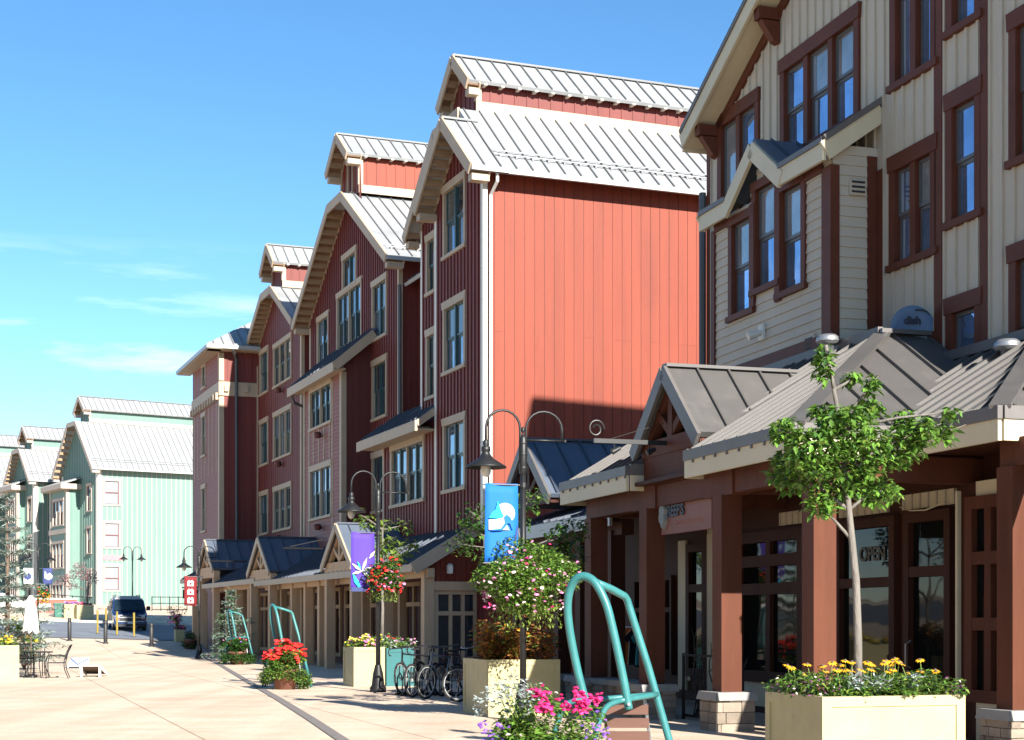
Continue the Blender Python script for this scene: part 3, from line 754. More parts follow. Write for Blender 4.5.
    t.beam((s0,oe+.03,ze-.2), (g0,oe+.03,ze-.2), .06, .3); t.beam((g1,oe+.03,ze-.2), (s1,oe+.03,ze-.2), .06, .3)
    t.beam((g0+.07,oe+.04,ze-.26), (gc-.02,oe+.04,za-.2), .07, .3); t.beam((g1-.07,oe+.04,ze-.26), (gc+.02,oe+.04,za-.2), .07, .3)
    t.beam((s1-.02,oe+.03,ze-.2), (s1-.02,o,zr-.2), .06, .32); t.beam((s0+.02,oe+.02,ze-.2), (s0+.02,o,zr-.2), .06, .32)
    t.build_each('bay_fascia', M['cream'], b)
    e = MB(); e.beam((s1-.03,oe+.05,ze+.0), (s1-.03,o,zr), .09, .1); e.box(s1, g1, oe+.03, oe+.09, ze-.06, ze+.03); e.box(g0, s0, oe+.03, oe+.09, ze-.06, ze+.03); e.build_each('bay_roof_edge', M['taupe_edge'], b)
    for (s, z) in ((4.2, 12.9), ):
        pass
    v = MB()
    v.box(4.66, 4.70, -.6, -.3, 8.72, 8.98, 0)
    for k in range(3): v.box(4.64, 4.67, -.57, -.33, 8.76+k*.08, 8.79+k*.08, 1)
    v.build('wall_vent', [M['tan'], M['vandark']], b)
    v = MB(); v.box(5.25, 5.6, .01, .06, 6.2, 6.5, 0)
    for k in range(3): v.box(5.3, 5.55, .055, .07, 6.25+k*.08, 6.29+k*.08, 1)
    v.build('wall_vent', [M['tan'], M['vandark']], b)
    l = MB(); l.box(7.15, 7.35, .02, .07, 6.72, 7.0); l.tube([(7.25,.07,6.86), (7.28,.3,6.78)], [.05,.08], 10); l.build('wall_light', M['white'], b)
tan_building()

# ------------------------------------------------------------------ brown arcade in front of the tan building
def post(parent, s, o, w, z0, z1, m, pier=None, capz=None, name='post'):
    p = MB(); p.box(s-w/2, s+w/2, o-w/2, o+w/2, z0, z1); po = p.build(name, m, parent)
    if pier:
        q = MB(); rnd = random.Random(int(s*100))
        z = -.02; W = pier
        while z < z0-.14:
            h = rnd.uniform(.1, .17); h = min(h, z0-.1-z)
            for side in range(4):
                x = -W
                while x < W-.02:
                    L = min(rnd.uniform(.16, .34), W-x); dd = rnd.uniform(0, .025)
                    if W-x-L < .06: L = W-x
                    if side < 2:
                        sg = 1 if side else -1
                        y0, y1 = sorted((sg*(W-.12), sg*(W+dd)))
                        q.box(s+x+.006, s+x+L-.006, o+y0, o+y1, z+.006, z+h-.004)
                    else:
                        sg = 1 if side == 3 else -1
                        y0, y1 = sorted((sg*(W-.12), sg*(W+dd)))
                        q.box(s+y0, s+y1, o+x+.006, o+x+L-.006, z+.006, z+h-.004)
                    x += L
            z += h
        q.box(s-W+.02, s+W-.02, o-W+.02, o+W-.02, -.02, z0-.12)
        q.build('stone_pier', M['stone'], po)
        c = MB(); c.hull([(s-W-.05,o-W-.05,z0-.12),(s+W+.05,o-W-.05,z0-.12),(s+W+.05,o+W+.05,z0-.12),(s-W-.05,o+W+.05,z0-.12)],
                         [(s-W-.02,o-W-.02,z0),(s+W+.02,o-W-.02,z0),(s+W+.02,o+W+.02,z0),(s-W-.02,o+W+.02,z0)]); c.build('pier_cap', M['cap'], po)
    return po
def cross_gable(parent, sc, half, zf, za, of, ob, mats, rakem, timb, th=.1, fill=None):
    """small gable over the arcade, ridge running back to the wall, open timber truss in front"""
    r = MB()
    roof(r, [(sc-half,of,zf), (sc,of,za), (sc,ob,za), (sc-half,ob,zf)], th, .55); roof(r, [(sc+half,of,zf), (sc+half,ob,zf), (sc,ob,za), (sc,of,za)], th, .55)
    r.beam((sc,of+.01,za+.01), (sc,ob,za+.01), .2, .05, 1)
    r.build('gable_roof', mats, parent)
    t = MB()
    for sg in (-1, 1): t.beam((sc+sg*half*1.03,of+.03,zf-.13), (sc,of+.03,za-.1), .06, .24)
    t.build('bargeboard', rakem, parent)
    q = MB(); h = half*.8; zb = zf-.05; f = of-.18
    q.beam((sc-half*.92,f,zb), (sc+half*.92,f,zb), .2, .26)
    for sg in (-1, 1): q.beam((sc+sg*half*.86,f-.01,zf+.02), (sc,f-.01,za-.24), .16, .2)
    q.beam((sc,f+.01,zb+.1), (sc,f+.01,za-.3), .17, .17, up=(0,1,0))
    for sg in (-1, 1): q.beam((sc+sg*.05,f+.02,zb+.2), (sc+sg*half*.48,f+.02,zb+(za-zf)*.5), .13, .13)
    q.build('gable_truss', timb, parent)
    if fill:
        w = MB(); w.poly([(sc-half*.8,f-.5,zf), (sc+half*.8,f-.5,zf), (sc,f-.5,za-.25)]); w.build('gable_infill', fill, parent)
def lattice(parent, P, a0, a1, z0, z1, cols, rows, tm, gm, bar=.11, name='shop_window', d=.06, panel=None):
    """shop window: cols = relative widths, rows = relative heights"""
    f = MB(); g = MB()
    pbox(f, P, a0, a0+bar, z0, z1, -.08, d); pbox(f, P, a1-bar, a1, z0, z1, -.08, d)
    pbox(f, P, a0+bar, a1-bar, z0, z0+bar, -.08, d); pbox(f, P, a0+bar, a1-bar, z1-bar, z1, -.08, d)
    wa = (a1-a0-2*bar); cs = sum(cols); x = a0+bar; xs = [x]
    for c in cols: x += wa*c/cs; xs.append(x)
    ha = (z1-z0-2*bar); rs = sum(rows); z = z0+bar; zs = [z]
    for r in rows: z += ha*r/rs; zs.append(z)
    for x in xs[1:-1]: pbox(f, P, x-bar*.42, x+bar*.42, z0+bar, z1-bar, -.07, d-.012)
    for z in zs[1:-1]: pbox(f, P, a0+bar, a1-bar, z-bar*.5, z+bar*.5, -.075, d-.006)
    o = f.build(name, tm, parent)
    g.poly([P(a0+bar*.5,z0+bar*.5,-.03), P(a1-bar*.5,z0+bar*.5,-.03), P(a1-bar*.5,z1-bar*.5,-.03), P(a0+bar*.5,z1-bar*.5,-.03)]); g.build('pane', gm, o)
    return o
def tan_arcade():
    b = thing('arcade', 'brown timber arcade with taupe metal roof and stone piers below the tan building', 'arcade', T.w(0,0), T.rot)
    eo = 3.16; ze = 4.2; sl = .605; zt = ze+sl*eo
    # posts
    for s in (.07, 2.93, 5.89, 8.6): post(b, s, 2.74, .33, .58, 3.52, M['timber'], .3)
    post(b, -2.06, 1.2, .33, .56, 3.52, M['timber'], .3)
    post(b, -4.9, 1.2, .33, .56, 3.52, M['timber'], .3)
    # beams
    t = MB()
    t.box(-.05, 8.8, 2.62, 2.86, 3.52, 3.86); t.box(-5, -1.9, 1.08, 1.32, 3.52, 3.86)
    t.box(-.04, .18, .0, 2.6, 3.5, 3.84); t.box(-2.16, -1.94, -.5, 1.06, 3.5, 3.84); t.box(3.5, 5.85, 2.6, 2.9, 3.87, 4.5)
    for s in (2.93, 5.89): t.box(s-.5, s+.5, 2.58, 2.89, 3.5, 3.9)
    for s in (2.93, 5.89, 8.6): t.box(s-.1, s+.1, .1, 2.6, 3.55, 3.8)
    t.build_each('beam', M['timber'], b)
    # roof slopes
    r = MB()
    x = 3.5
    roof(r, [(-.06,eo,ze), (-.06+eo,0,zt), (3.5,0,zt), (3.5,eo,ze)], .1, .4)                     # street slope, near part
    roof(r, [(5.92,eo,ze), (9.3,eo,ze), (9.3,0,zt), (5.92,0,zt)], .1, .4)
    roof(r, [(3.5,2.6,ze+sl*.56), (5.92,2.6,ze+sl*.56), (5.92,0,zt), (3.5,0,zt)], .1, .4, off=.2)
    roof(r, [(-.06,eo,ze), (-.06+eo,0,zt), (-.06+eo,-1.0,zt), (-.06,-1.0,ze)], .1, .62)            # near hip slope
    bo, so = 1.57, -2.26; zbt = ze+sl*(bo+.85)
    roof(r, [(so,bo,ze), (3.0,bo,ze), (3.0,-.85,zbt), (so+bo+.85,-.85,zbt)], .1, .4)
    roof(r, [(so,bo,ze), (so+bo+.85,-.85,zbt), (so,-.85,ze)], .1, .5)
    r.beam((-.06,eo,ze+.02), (-.06+eo,0,zt+.02), .26, .05, 0); r.beam((so,bo,ze+.02), (so+2.42,-.85,zbt+.02), .26, .05, 0)
    r.beam((-.06+eo,0.1,zt+.03), (-.06+eo,-.85,zt+.03), .3, .07, 0)
    r.build('roof', TR, b)
    t = MB(); t.box(3.05, 9.4, .03, .12, zt-.06, zt+.1); t.box(-.6, 3.0, -.84, -.7, zbt-.05, zbt+.1); t.build_each('flashing', M['taupe_edge'], b)
    # dark drip edge and cream fascia
    e = MB(); f = MB()
    for (s0, s1, oo) in ((-.1, 3.5, eo), (5.92, 9.35, eo), (so-.03, -.05, bo)):
        e.box(s0, s1, oo-.02, oo+.05, ze-.13, ze+.03); f.box(s0+.03, s1, oo-.03, oo+.025, ze-.39, ze-.13)
    e.box(-.12, -.03, bo+.02, eo-.02, ze-.13, ze+.03); f.box(-.085, -.03, bo+.02, eo-.035, ze-.39, ze-.13)
    e.box(so-.06, so+.02, -.85, bo-.03, ze-.13, ze+.03); f.box(so-.035, so+.02, -.85, bo-.04, ze-.39, ze-.13)
    for s in (5.92,): e.box(s-.06, s-.0, 2.6, eo-.02, ze-.13, ze+.06); f.box(s-.05, s-.0, 2.5, eo-.035, ze-.39, ze-.13)
    e.box(3.5, 3.56, 2.6, eo-.02, ze-.13, ze+.06); f.box(3.5, 3.55, 2.6, eo-.035, ze-.39, ze-.13)
    e.box(9.3, 9.36, 0, eo-.02, ze-.13, ze+.03); f.box(9.3, 9.35, 0, eo-.035, ze-.39, ze-.13)
    k = -.06
    while k < 9.2:
        if not 3.5 < k < 5.9: q = MB(); q.box(k, k+.04, eo+.028, eo+.05, ze-.18, ze-.132); q.build('roof_clip', M['taupe_edge'], b)
        k += .4
    e.build_each('drip_edge', M['taupe_edge'], b); f.build_each('fascia', M['cream'], b)
    # ceiling
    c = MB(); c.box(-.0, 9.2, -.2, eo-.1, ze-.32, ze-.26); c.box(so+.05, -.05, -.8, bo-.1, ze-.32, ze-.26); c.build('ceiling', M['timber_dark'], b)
    cross_gable(b, 4.71, 1.3, 4.52, 5.72, 3.0, .6, TR, M['taupe_edge'], M['timber'], fill=M['tan'])
    # shop fronts
    w = MB(); A = street(.35); B = street(.62)
    w.box(-5.5, 9.2, -.3, .3, -.1, 3.95)
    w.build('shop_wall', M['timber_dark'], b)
    w = MB()
    for (s0, s1) in ((.6, 2.0), (2.4, 3.9), (4.6, 6.0), (7.6, 9.0)):
        w.box(s0, s1, .3, .33, 3.28, 3.5)
        k = s0
        while k < s1: w.box(k, k+.03, .33, .35, 3.28, 3.5, 1); k += .22
    w.box(-2.0, -.35, .6, .63, 3.3, 3.5)
    w.box(8.55, 8.95, .3, .36, .3, 3.3); w.box(-.02, .03, .64, .7, .1, 3.4)
    w.box(5.0, 8.5, .3, .34, .12, .55)
    w.box(-2.2, -.4, .6, .66, -.02, .55)
    w.build_each('cream_panel', [M['cream'], M['tan_batten']], b)
    lattice(b, A, 5.0, 7.6, .55, 3.22, (1,1), (2.2,.75,.5), M['timber_dark'], M['glass_dark'], .2)
    lattice(b, A, 7.75, 8.5, .55, 3.22, (1,), (2.2,.75), M['timber_dark'], M['glass_dark'], .15)
    ow = lattice(b, A, 2.1, 3.9, .3, 3.22, (1,), (2.0,.95), M['timber_dark'], M['glass_dark'], .15)
    text('open_lettering', 'OPEN', .3, M['neon'], ow, (2.85, .335, 2.66), (math.pi/2, 0, math.pi), .004)
    d = lattice(b, A, .62, 1.85, .0, 3.22, (1,), (2.3,.75), M['timber_dark'], M['glass_dark'], .15, name='shop_door')
    h = MB(); h.tube([(1.62,.42,.95), (1.62,.5,1.0), (1.62,.5,1.3), (1.62,.42,1.35)], .015, 6); h.build('handle', M['steel'], d)
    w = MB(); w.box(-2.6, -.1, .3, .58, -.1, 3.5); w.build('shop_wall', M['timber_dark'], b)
    lattice(b, B, -1.4, -.15, .55, 3.3, (1.6,1), (1.0,1.0,.75), M['timber'], M['glass_dark'], .17)
    lattice(b, B, -2.6, -1.5, .55, 3.3, (1,1), (1.0,1.0,.75), M['timber'], M['glass_dark'], .17)
    # sign bracket lamp cables along the door
    c = MB(); c.tube([(.7,.45,3.3), (1.1,.5,3.22), (1.5,.5,3.24), (1.9,.42,3.32)], .012, 5); c.build('cable', M['cream'], b)
tan_arcade()

def link_arcade():
    b = thing('arcade', 'low brown arcade with slate blue gable in front of the big red wall', 'arcade', T.w(0,0), T.rot)
    ze = 3.75; o = 2.0
    for s in (10.2, 12.0, 13.4, 16.4): post(b, s, 1.75, .3, .5, 3.4, M['timber_dark'], .3)
    cross_gable(b, 14.85, 1.75, 4.35, 5.7, 2.15, -3.2, SR, M['taupe_edge'], M['timber_dark'], fill=M['tan'])
    r = MB(); roof(r, [(9.45,o+.1,ze), (18.2,o+.1,ze), (18.2,-2.0,ze+2.1*.62), (9.45,-2.0,ze+2.1*.62)], .1, .45); r.build('roof', SR, b)
    f = MB(); f.box(9.5, 18.2, o+.08, o+.14, ze-.3, ze-.02); f.build_each('fascia', M['gutter'], b)
    t = MB(); t.box(9.6, 18.1, 1.6, 1.85, 3.3, 3.6)
    for k in range(14): t.box(9.7+k*.62, 9.8+k*.62, 1.86, 2.06, 3.55, 3.72)
    t.build_each('beam', M['timber_dark'], b)
    w = MB(); w.box(9.5, 18.2, -.5, -.3, -.1, 4.6); w.build('shop_wall', M['timber_dark'], b)
    w = MB()
    for s in (10.3, 12.4, 14.3): w.box(s+.9, s+1.05, -.3, -.27, .4, 3.2)
    w.build_each('cream_panel', M['cream'], b)
    w = MB(); w.box(11.35, 11.75, -.3, -.24, .2, 3.3); w.build('cream_panel', M['cream'], b)
    lattice(b, street(-.25), 9.55, 11.25, .5, 3.2, (1,1), (2.2,1), M['timber_dark'], M['glass_dark'], .16)
    for s in (12.0, 13.4, 15.8): lattice(b, street(-.25), s, s+.8, .5, 2.6, (1,1), (2,1), M['timber_dark'], M['glass_dark'], .1)
link_arcade()

# ------------------------------------------------------------------ beige arcade in front of the red row
def red_arcade():
    b = thing('arcade', 'long beige timber arcade with slate blue roof and small gables below the red row', 'arcade', R.w(0,0), R.rot)
    o = 1.6
    gab = [(8.5, 1.85, 3.5, 4.85, 2.05), (20.6, 2.0, 3.6, 5.0, 2.05), (32.4, 2.0, 4.05, 5.45, 2.05)]
    for sc, h, zf, za, of in gab:
        cross_gable(b, sc, h, zf, za, of, -1.3, SR, M['beige'], M['arcade'])
        t = MB(); t.box(sc-h, sc+h, of-.32, of-.06, zf-.42, zf-.12); t.build('gable_beam', M['arcade'], b)
        for s in (sc-h+.25, sc+h-.25):
            post(b, s, of-.2, .3, -.2, zf-.4, M['arcade']); post(b, s, .6, .26, -.2, zf-.4, M['arcade'])
    for s in (.62, 4.6, 12.55, 14.6, 16.7, 24.6, 27.2, 29.4, 35.8, 38.2):
        post(b, s, o-.12, .3, -.2, 3.0, M['arcade'])
    for s in (3.0, 6.2, 11.4, 15.6, 18.0, 24, 28): post(b, s, .5, .22, -.2, 3.1, M['arcade'])
    r = MB(); f = MB(); t = MB()
    zl = 3.22
    for s0, s1, z in ((.35, 9.5, zl), (9.5, 21.5, zl), (21.5, 33.3, zl+.12), (33.3, 36.7, zl+.5), (36.7, 39.5, zl+.5)):
        ob = -.55 if s0 < 36 else .55
        roof(r, [(s0,o+.4,z), (s1,o+.4,z), (s1,ob,z+(o+.4-ob)*.56), (s0,ob,z+(o+.4-ob)*.56)], .1, .5)
        f.box(s0, s1, o+.38, o+.44, z-.2, z+.01); t.box(s0, s1, o-.24, o-.02, z-.36, z-.1)
        k = s0+.1
        while k < s1: t.box(k, k+.07, o-.02, o+.34, z-.16, z-.05); k += .22
    r.build('roof', SR, b); f.build_each('fascia', M['beige'], b); t.build_each('beam', M['arcade'], b)
    # end wall facing the viewer: rake board, red infill, glazing
    z1 = zl+2.55*.56
    e = MB(); e.beam((.3,o+.42,zl-.12), (.3,-.55,z1-.0), .08, .36); e.build('rake_board', M['beige'], b)
    w = MB(); wall(w, across(.62), [(-.5, z1-.3), (o-.05, zl-.02)], 2.75, (), 0, (.15, .04, .03), 0); w.build('gable_infill', M['red'], b)
    t = MB(); t.box(.5, .7, -.5, o, 2.5, 2.75); t.build('end_beam', M['arcade'], b)
    lattice(b, across(.62), -.45, o-.3, .0, 2.5, (1,1,1,1), (3.2,1), M['arcade'], M['glass'], .12)
    l = MB(); l.lathe([(0,-.14),(.09,-.12),(.1,.1),(.05,.16),(0,.17)], (.5,.85,3.1), 10); l.build('wall_lamp', M['bulbglass'], b)
    # shop fronts at the back
    w = MB(); w.box(.8, 39.5, -.3, -.25, -.2, 3.4); w.build('shop_wall', M['red_dark'], b)
    k = 1.2
    while k < 38:
        lattice(b, street(-.22), k, k+1.9, .25, 2.9, (1,1), (2.4,.8), M['arcade'], M['glass_dark'], .14); k += 2.5
red_arcade()
# ------------------------------------------------------------------ street lamps
def spiral_arch(cx, r, z, n=10): return [(cx-r*math.cos(math.pi*k/n), 0, z+r*math.sin(math.pi*k/n)) for k in range(n+1)]
def lamp(label, loc, rot, sides=(1,), H=4.79, hoop=True):
    t = thing('street_lamp', label, 'street lamp', loc, rot, 'gooseneck street lamps'); K = H/4.79
    q = MB(); q.lathe([(.19,0),(.19,.1),(.15,.16),(.12,.42),(.085,.55),(.07,.62)], n=14); q.build('base', M['black'], t, True)
    q = MB(); q.tube([(0,0,.5),(0,0,4.12*K)], [.055,.046], 12); q.build('pole', M['polegrey'], t, True)
    q = MB(); q.lathe([(.05,4.02*K),(.066,4.05*K),(.066,4.6*K),(.05,4.63*K),(.03,4.66*K)], n=14)
    for z in (4.12, 4.34, 4.52): q.lathe([(.066,z*K-.02),(.075,z*K),(.066,z*K+.02)], n=14)
    q.build('collar', M['polegrey'], t, True)
    q = MB(); q.lathe([(.0,4.8*K),(.028,4.77*K),(.03,4.72*K),(.012,4.68*K),(.02,4.64*K)], n=10); q.build('finial', M['polegrey'], t, True)
    for sg in sides:
        q = MB(); q.tube([(sg*.05,0,4.2*K),(sg*.05,0,4.7*K)]+[(sg*.05+sg*(.29-.29*math.cos(math.pi*k/10)),0,4.76*K+.29*math.sin(math.pi*k/10)) for k in range(11)]+[(sg*.63,0,4.5*K)], .021, 8); q.build('arm', M['polegrey'], t, True)
        c = (sg*.63, 0, 0)
        q = MB(); q.lathe([(.03,4.56*K),(.05,4.53*K),(.045,4.46*K),(.075,4.44*K),(.075,4.38*K),(.06,4.36*K),(.085,4.31*K),(.12,4.26*K),(.33,4.13*K),(.335,4.105*K),(.32,4.115*K),(.1,4.24*K),(0,4.25*K)], c, 20); sh = q.build('lamp_shade', M['polegrey'], t, True)
        q = MB(); q.lathe([(.06,4.2*K),(.085,4.12*K),(.085,4.03*K),(.05,3.97*K),(0,3.955*K)], c, 12); q.build('bulb', M['bulbglass'], sh, True)
    if hoop:
        q = MB(); q.tube([(-.05,0,4.2*K),(-.05,0,4.7*K)]+[(-.05-.31+.31*math.cos(math.pi*k/10),0,4.76*K+.29*math.sin(math.pi*k/10)) for k in range(11)]+[(-.67,0,4.58*K)], .02, 8); q.build('arm', M['polegrey'], t, True)
        q = MB(); q.tube([(-.05,0,4.58*K),(-.74,0,4.58*K)], .017, 8); q.lathe([(.03,4.56*K),(.03,4.6*K)], (-.72,0,0), 8); q.build('crossbar', M['polegrey'], t, True)
    return t
def banner(label, loc, rot, x0, x1, z0, z1, m):
    t = thing('banner', label, 'banner', loc, rot, 'lamp post banners')
    q = MB(); n = 8; y = lambda a, b: .018*math.sin(a*5+b*3)
    A = [];
    for j in range(n+1):
        for i in range(5):
            x = x0+(x1-x0)*i/4; z = z0+(z1-z0)*j/n; A.append((x, y(i/4, j/n), z))
    q.v = A
    for j in range(n):
        for i in range(4):
            k = j*5+i; q.f.append((k,k+1,k+6,k+5)); q.m.append(0)
    c = q.build('cloth', m, t, True)
    md = c.modifiers.new('thickness', 'SOLIDIFY'); md.thickness = .008; md.offset = 0
    for z in (z0+.02, z1-.02):
        b = MB(); b.tube([(0,0,z),(x1+.03,0,z)], .014, 6); b.lathe([(.06,-.04),(.06,.04)], (0,0,z), 10); b.build('bracket', M['polegrey'], t)
    return t, c
def patch(c, pts, m, name, y=.03):
    """flat printed shape just proud of the cloth, on the viewer's side"""
    q = MB(); A = [(x, y, z) for x, z in pts]; B = [(x, y+.003, z) for x, z in pts]; q.hull(A, B); return q.build(name, m, c)
def disc(cx, cz, r, n=18, a0=0, a1=6.2832): return [(cx+r*math.cos(a0+(a1-a0)*k/n), cz+r*math.sin(a0+(a1-a0)*k/n)) for k in range(n)]
def cloud_pts(c, rx, ry, rz, shell=.55):
    while True:
        x, y, z = (random.uniform(-1,1) for _ in range(3)); d = x*x+y*y+z*z
        if d <= 1 and (d > shell*shell or random.random() < .35): return Vector((c[0]+x*rx, c[1]+y*ry, c[2]+z*rz))
def basket(label, loc, rx, rz, leafm, blooms, n, size, trail=.3, nb=60, br=.045):
    t = thing('hanging_basket', label, 'hanging basket', loc, 0, 'flower baskets on lamp posts')
    q = MB(); q.lathe([(.05,-.3*rz),(.3*rx,-.22*rz),(.4*rx,.0),(.42*rx,.01)], n=14); q.build('liner', M['darkbark'], t)
    q = MB(); bumps = [cloud_pts((0,0,.05), rx*.66, rx*.66, rz*.62, .75) for _ in range(16)]
    for k in range(n):
        b = random.choice(bumps); p = cloud_pts(b, rx*.45, rx*.45, rz*.42, .6); q.leaf(p, size, 0 if random.random() < .75 else 1, .25)
    for k in range(int(n*trail)):
        a = random.uniform(0,6.28); p = Vector((rx*.72*math.cos(a)*random.uniform(.4,1), rx*.72*math.sin(a)*random.uniform(.4,1), -rz*random.uniform(.3,1.15))); q.leaf(p, size*.9, 1, .6)
    q.build('foliage', leafm, t)
    q = MB()
    for k in range(nb):
        b = random.choice(bumps); d = cloud_pts(b, rx*.5, rx*.5, rz*.5, .9); q.bloom(d, br*random.uniform(.7,1.2), random.randrange(len(blooms)))
    for k in range(nb//3):
        a = random.uniform(0,6.28); q.bloom((rx*.78*math.cos(a), rx*.78*math.sin(a), random.uniform(-.75,.1)*rz), br*.9, random.randrange(len(blooms)))
    q.build('blossoms', blooms, t)
    return t
rT, rR = math.pi+T.a, math.pi+R.a
PC = Vector((.18, 25.4, 0)); PA = Vector((-3.07, 35.8, 0)); PB = gp(199, 66)
lamp('black gooseneck lamp post with blue banner and the large pink flower basket', PC, rT)
lamp('black gooseneck lamp post with violet banner beside the teal planter', PA, rR)
lamp('black gooseneck lamp post with red banner at the far end of the beige arcade', PB, rR, H=4.5)
lamp('double headed lamp post in front of the sunlit green wall', gp(132.5, 112), math.pi+.4, (1,-1), 4.6, False)
lamp('double headed lamp post with two small banners behind the spruce', gp(38, 85), math.pi+.3, (1,-1), 4.75, False)
t, c = banner('bright blue banner with white and cyan emblem of a sun and snowy hill', PC, rT, .09, .645, 2.55, 3.86, M['b_blue'])
def mx(x): return .09+(.645-.09)*(1-x)      # emblem coordinates run left to right as the viewer sees them
def E(pts): return [(mx(a), 3.86-(3.86-2.55)*b) for a, b in pts]
patch(c, [(mx(.6)+r_[0], 3.38+r_[1]) for r_ in disc(0, 0, .165)], M['b_white'], 'emblem_sun', .028)
patch(c, E([(.1,.43),(.2,.36),(.3,.33),(.38,.22),(.44,.3),(.5,.36),(.56,.4),(.5,.43),(.4,.435)]), M['b_cyan'], 'emblem_hill', .036)
patch(c, E([(.1,.45),(.5,.445),(.62,.5),(.7,.55),(.72,.575),(.1,.575)]), M['b_white'], 'emblem_snow', .03)
patch(c, E([(.56,.41),(.64,.385),(.74,.41),(.82,.47),(.85,.56),(.8,.57),(.74,.5),(.68,.49),(.6,.54),(.5,.58),(.18,.585),(.18,.57),(.46,.56),(.58,.49)]), M['b_blue'], 'emblem_figure', .042)
patch(c, E([(.8,.9),(.88,.9),(.99,.55),(.97,.5)]), M['b_navy'], 'emblem_stripe', .03)
t, c = banner('violet banner with a pale lily printed at its foot', PA, rR, .09, .64, 2.3, 3.66, M['b_purple'])
def L_(pts): return [(.09+.55*(1-a), 3.66-1.36*b) for a, b in pts]
for k, (a, b, ang, ln) in enumerate(((.45,.66,2.5,.3),(.45,.66,1.2,.34),(.45,.66,.4,.26),(.45,.66,3.4,.24),(.45,.66,-.6,.22),(.75,.45,.9,.24))):
    d = (math.cos(ang), math.sin(ang)); x0, z0 = L_([(a,b)])[0]
    patch(c, [(x0,z0), (x0-d[0]*ln*.5-d[1]*.035, z0+d[1]*ln*.5-d[0]*.035), (x0-d[0]*ln, z0+d[1]*ln), (x0-d[0]*ln*.5+d[1]*.035, z0+d[1]*ln*.5+d[0]*.035)], M['b_white'] if k < 5 else M['f_pale'], 'lily_petal', .03+.002*k)
patch(c, L_([(.05,.7),(.12,.72),(.3,.82),(.4,.92),(.3,.93),(.12,.84)]), M['b_cyan'], 'lily_leaf', .03); patch(c, L_([(.25,.5),(.33,.52),(.42,.62),(.33,.6)]), M['b_cyan'], 'lily_leaf', .03)
patch(c, L_([(.0,.93),(1,.93),(1,1),(.0,1)]), M['b_navy'], 'hem', .028)
t, c = banner('red banner with three small white symbols in a column', PB, rR, .1, .62, 2.25, 3.5, M['b_red'])
for k in range(3):
    zc = 3.2-k*.36
    patch(c, [(.36+x, zc+z) for x, z in ((-.13,-.12),(.13,-.12),(.13,.06),(.07,.13),(0,.09),(-.07,.13),(-.13,.06))], M['b_white'], 'symbol', .03)
    patch(c, disc(.36, zc-.02, .055, 8), M['b_red'], 'symbol_dot', .035)
for sg, lb in ((1, 'pale banner on the left arm of the lamp post behind the spruce'), (-1, 'white and navy banner on the right arm of the lamp post behind the spruce')):
    t, c = banner(lb, gp(38, 85), math.pi+.3, *( (.25,.75) if sg > 0 else (-.75,-.25) ), 2.75, 3.65, M['b_white'] if sg > 0 else M['b_navy'])
    x = .22 if sg > 0 else -.85
    patch(c, [(x+.1,3.25),(x+.25,3.4),(x+.35,3.3),(x+.5,3.5),(x+.5,3.1),(x+.3,3.0),(x+.12,3.1)], M['b_navy'] if sg > 0 else M['b_white'], 'mountain_print', .03)
basket('huge round basket of pink and white flowers with trailing greenery on the blue banner lamp', PC+Vector((.05,-.12,2.33)), .88, .68, [M['leaf'], M['leaf3']], [M['f_pink'], M['f_pale'], M['f_pink'], M['f_pale'], M['f_mag']], 16000, .07, .05, 280, .038)
basket('round basket of red flowers on the violet banner lamp', PA+Vector((.14,-.1,2.6)), .5, .44, [M['leaf2'], M['leaf3']], [M['f_red'], M['f_red'], M['f_red'], M['f_pink']], 3600, .075, .1, 110, .05)
basket('small orange flower basket on the lamp post behind the spruce', gp(43, 84.6)+Vector((0,0,2.2)), .42, .5, [M['leaf'], M['leaf3']], [M['f_yel'], M['f_red']], 420, .12, .2, 36, .06)

# ------------------------------------------------------------------ planter boxes and their flowers
def planter(label, corner, rot, W, L, H, m=None, name='planter_box', group='wooden planter boxes'):
    t = thing(name, label, 'planter', corner, rot, group); m = m or M['planter']
    q = MB(); e = .06
    q.box(.015, W-.015, .015, L-.015, .04, H-.05); q.box(.0, W, 0, .1, H-.1, H, 0); q.box(0, W, L-.1, L, H-.1, H, 0); q.box(0, .1, .1, L-.1, H-.1, H, 0); q.box(W-.1, W, .1, L-.1, H-.1, H, 0)
    for x0, x1 in ((0,.1),(W-.1,W)):
        q.box(x0, x1, 0, .015, .0, H-.1); q.box(x0, x1, L-.015, L, .0, H-.1)
    q.box(.1, W-.1, .001, .015, .0, .12); q.box(.1, W-.1, L-.015, L-.001, 0, .12)
    for y0, y1 in ((.016,.1),(L-.1,L-.016)):
        q.box(0, .015, y0, y1, 0, H-.1); q.box(W-.015, W, y0, y1, 0, H-.1)
    q.box(.001, .015, .1, L-.1, 0, .12)
    q.build('box', m, t)
    q = MB(); q.box(.1, W-.1, .1, L-.1, H-.1, H-.03); q.build('soil', M['soil'], t)
    return t
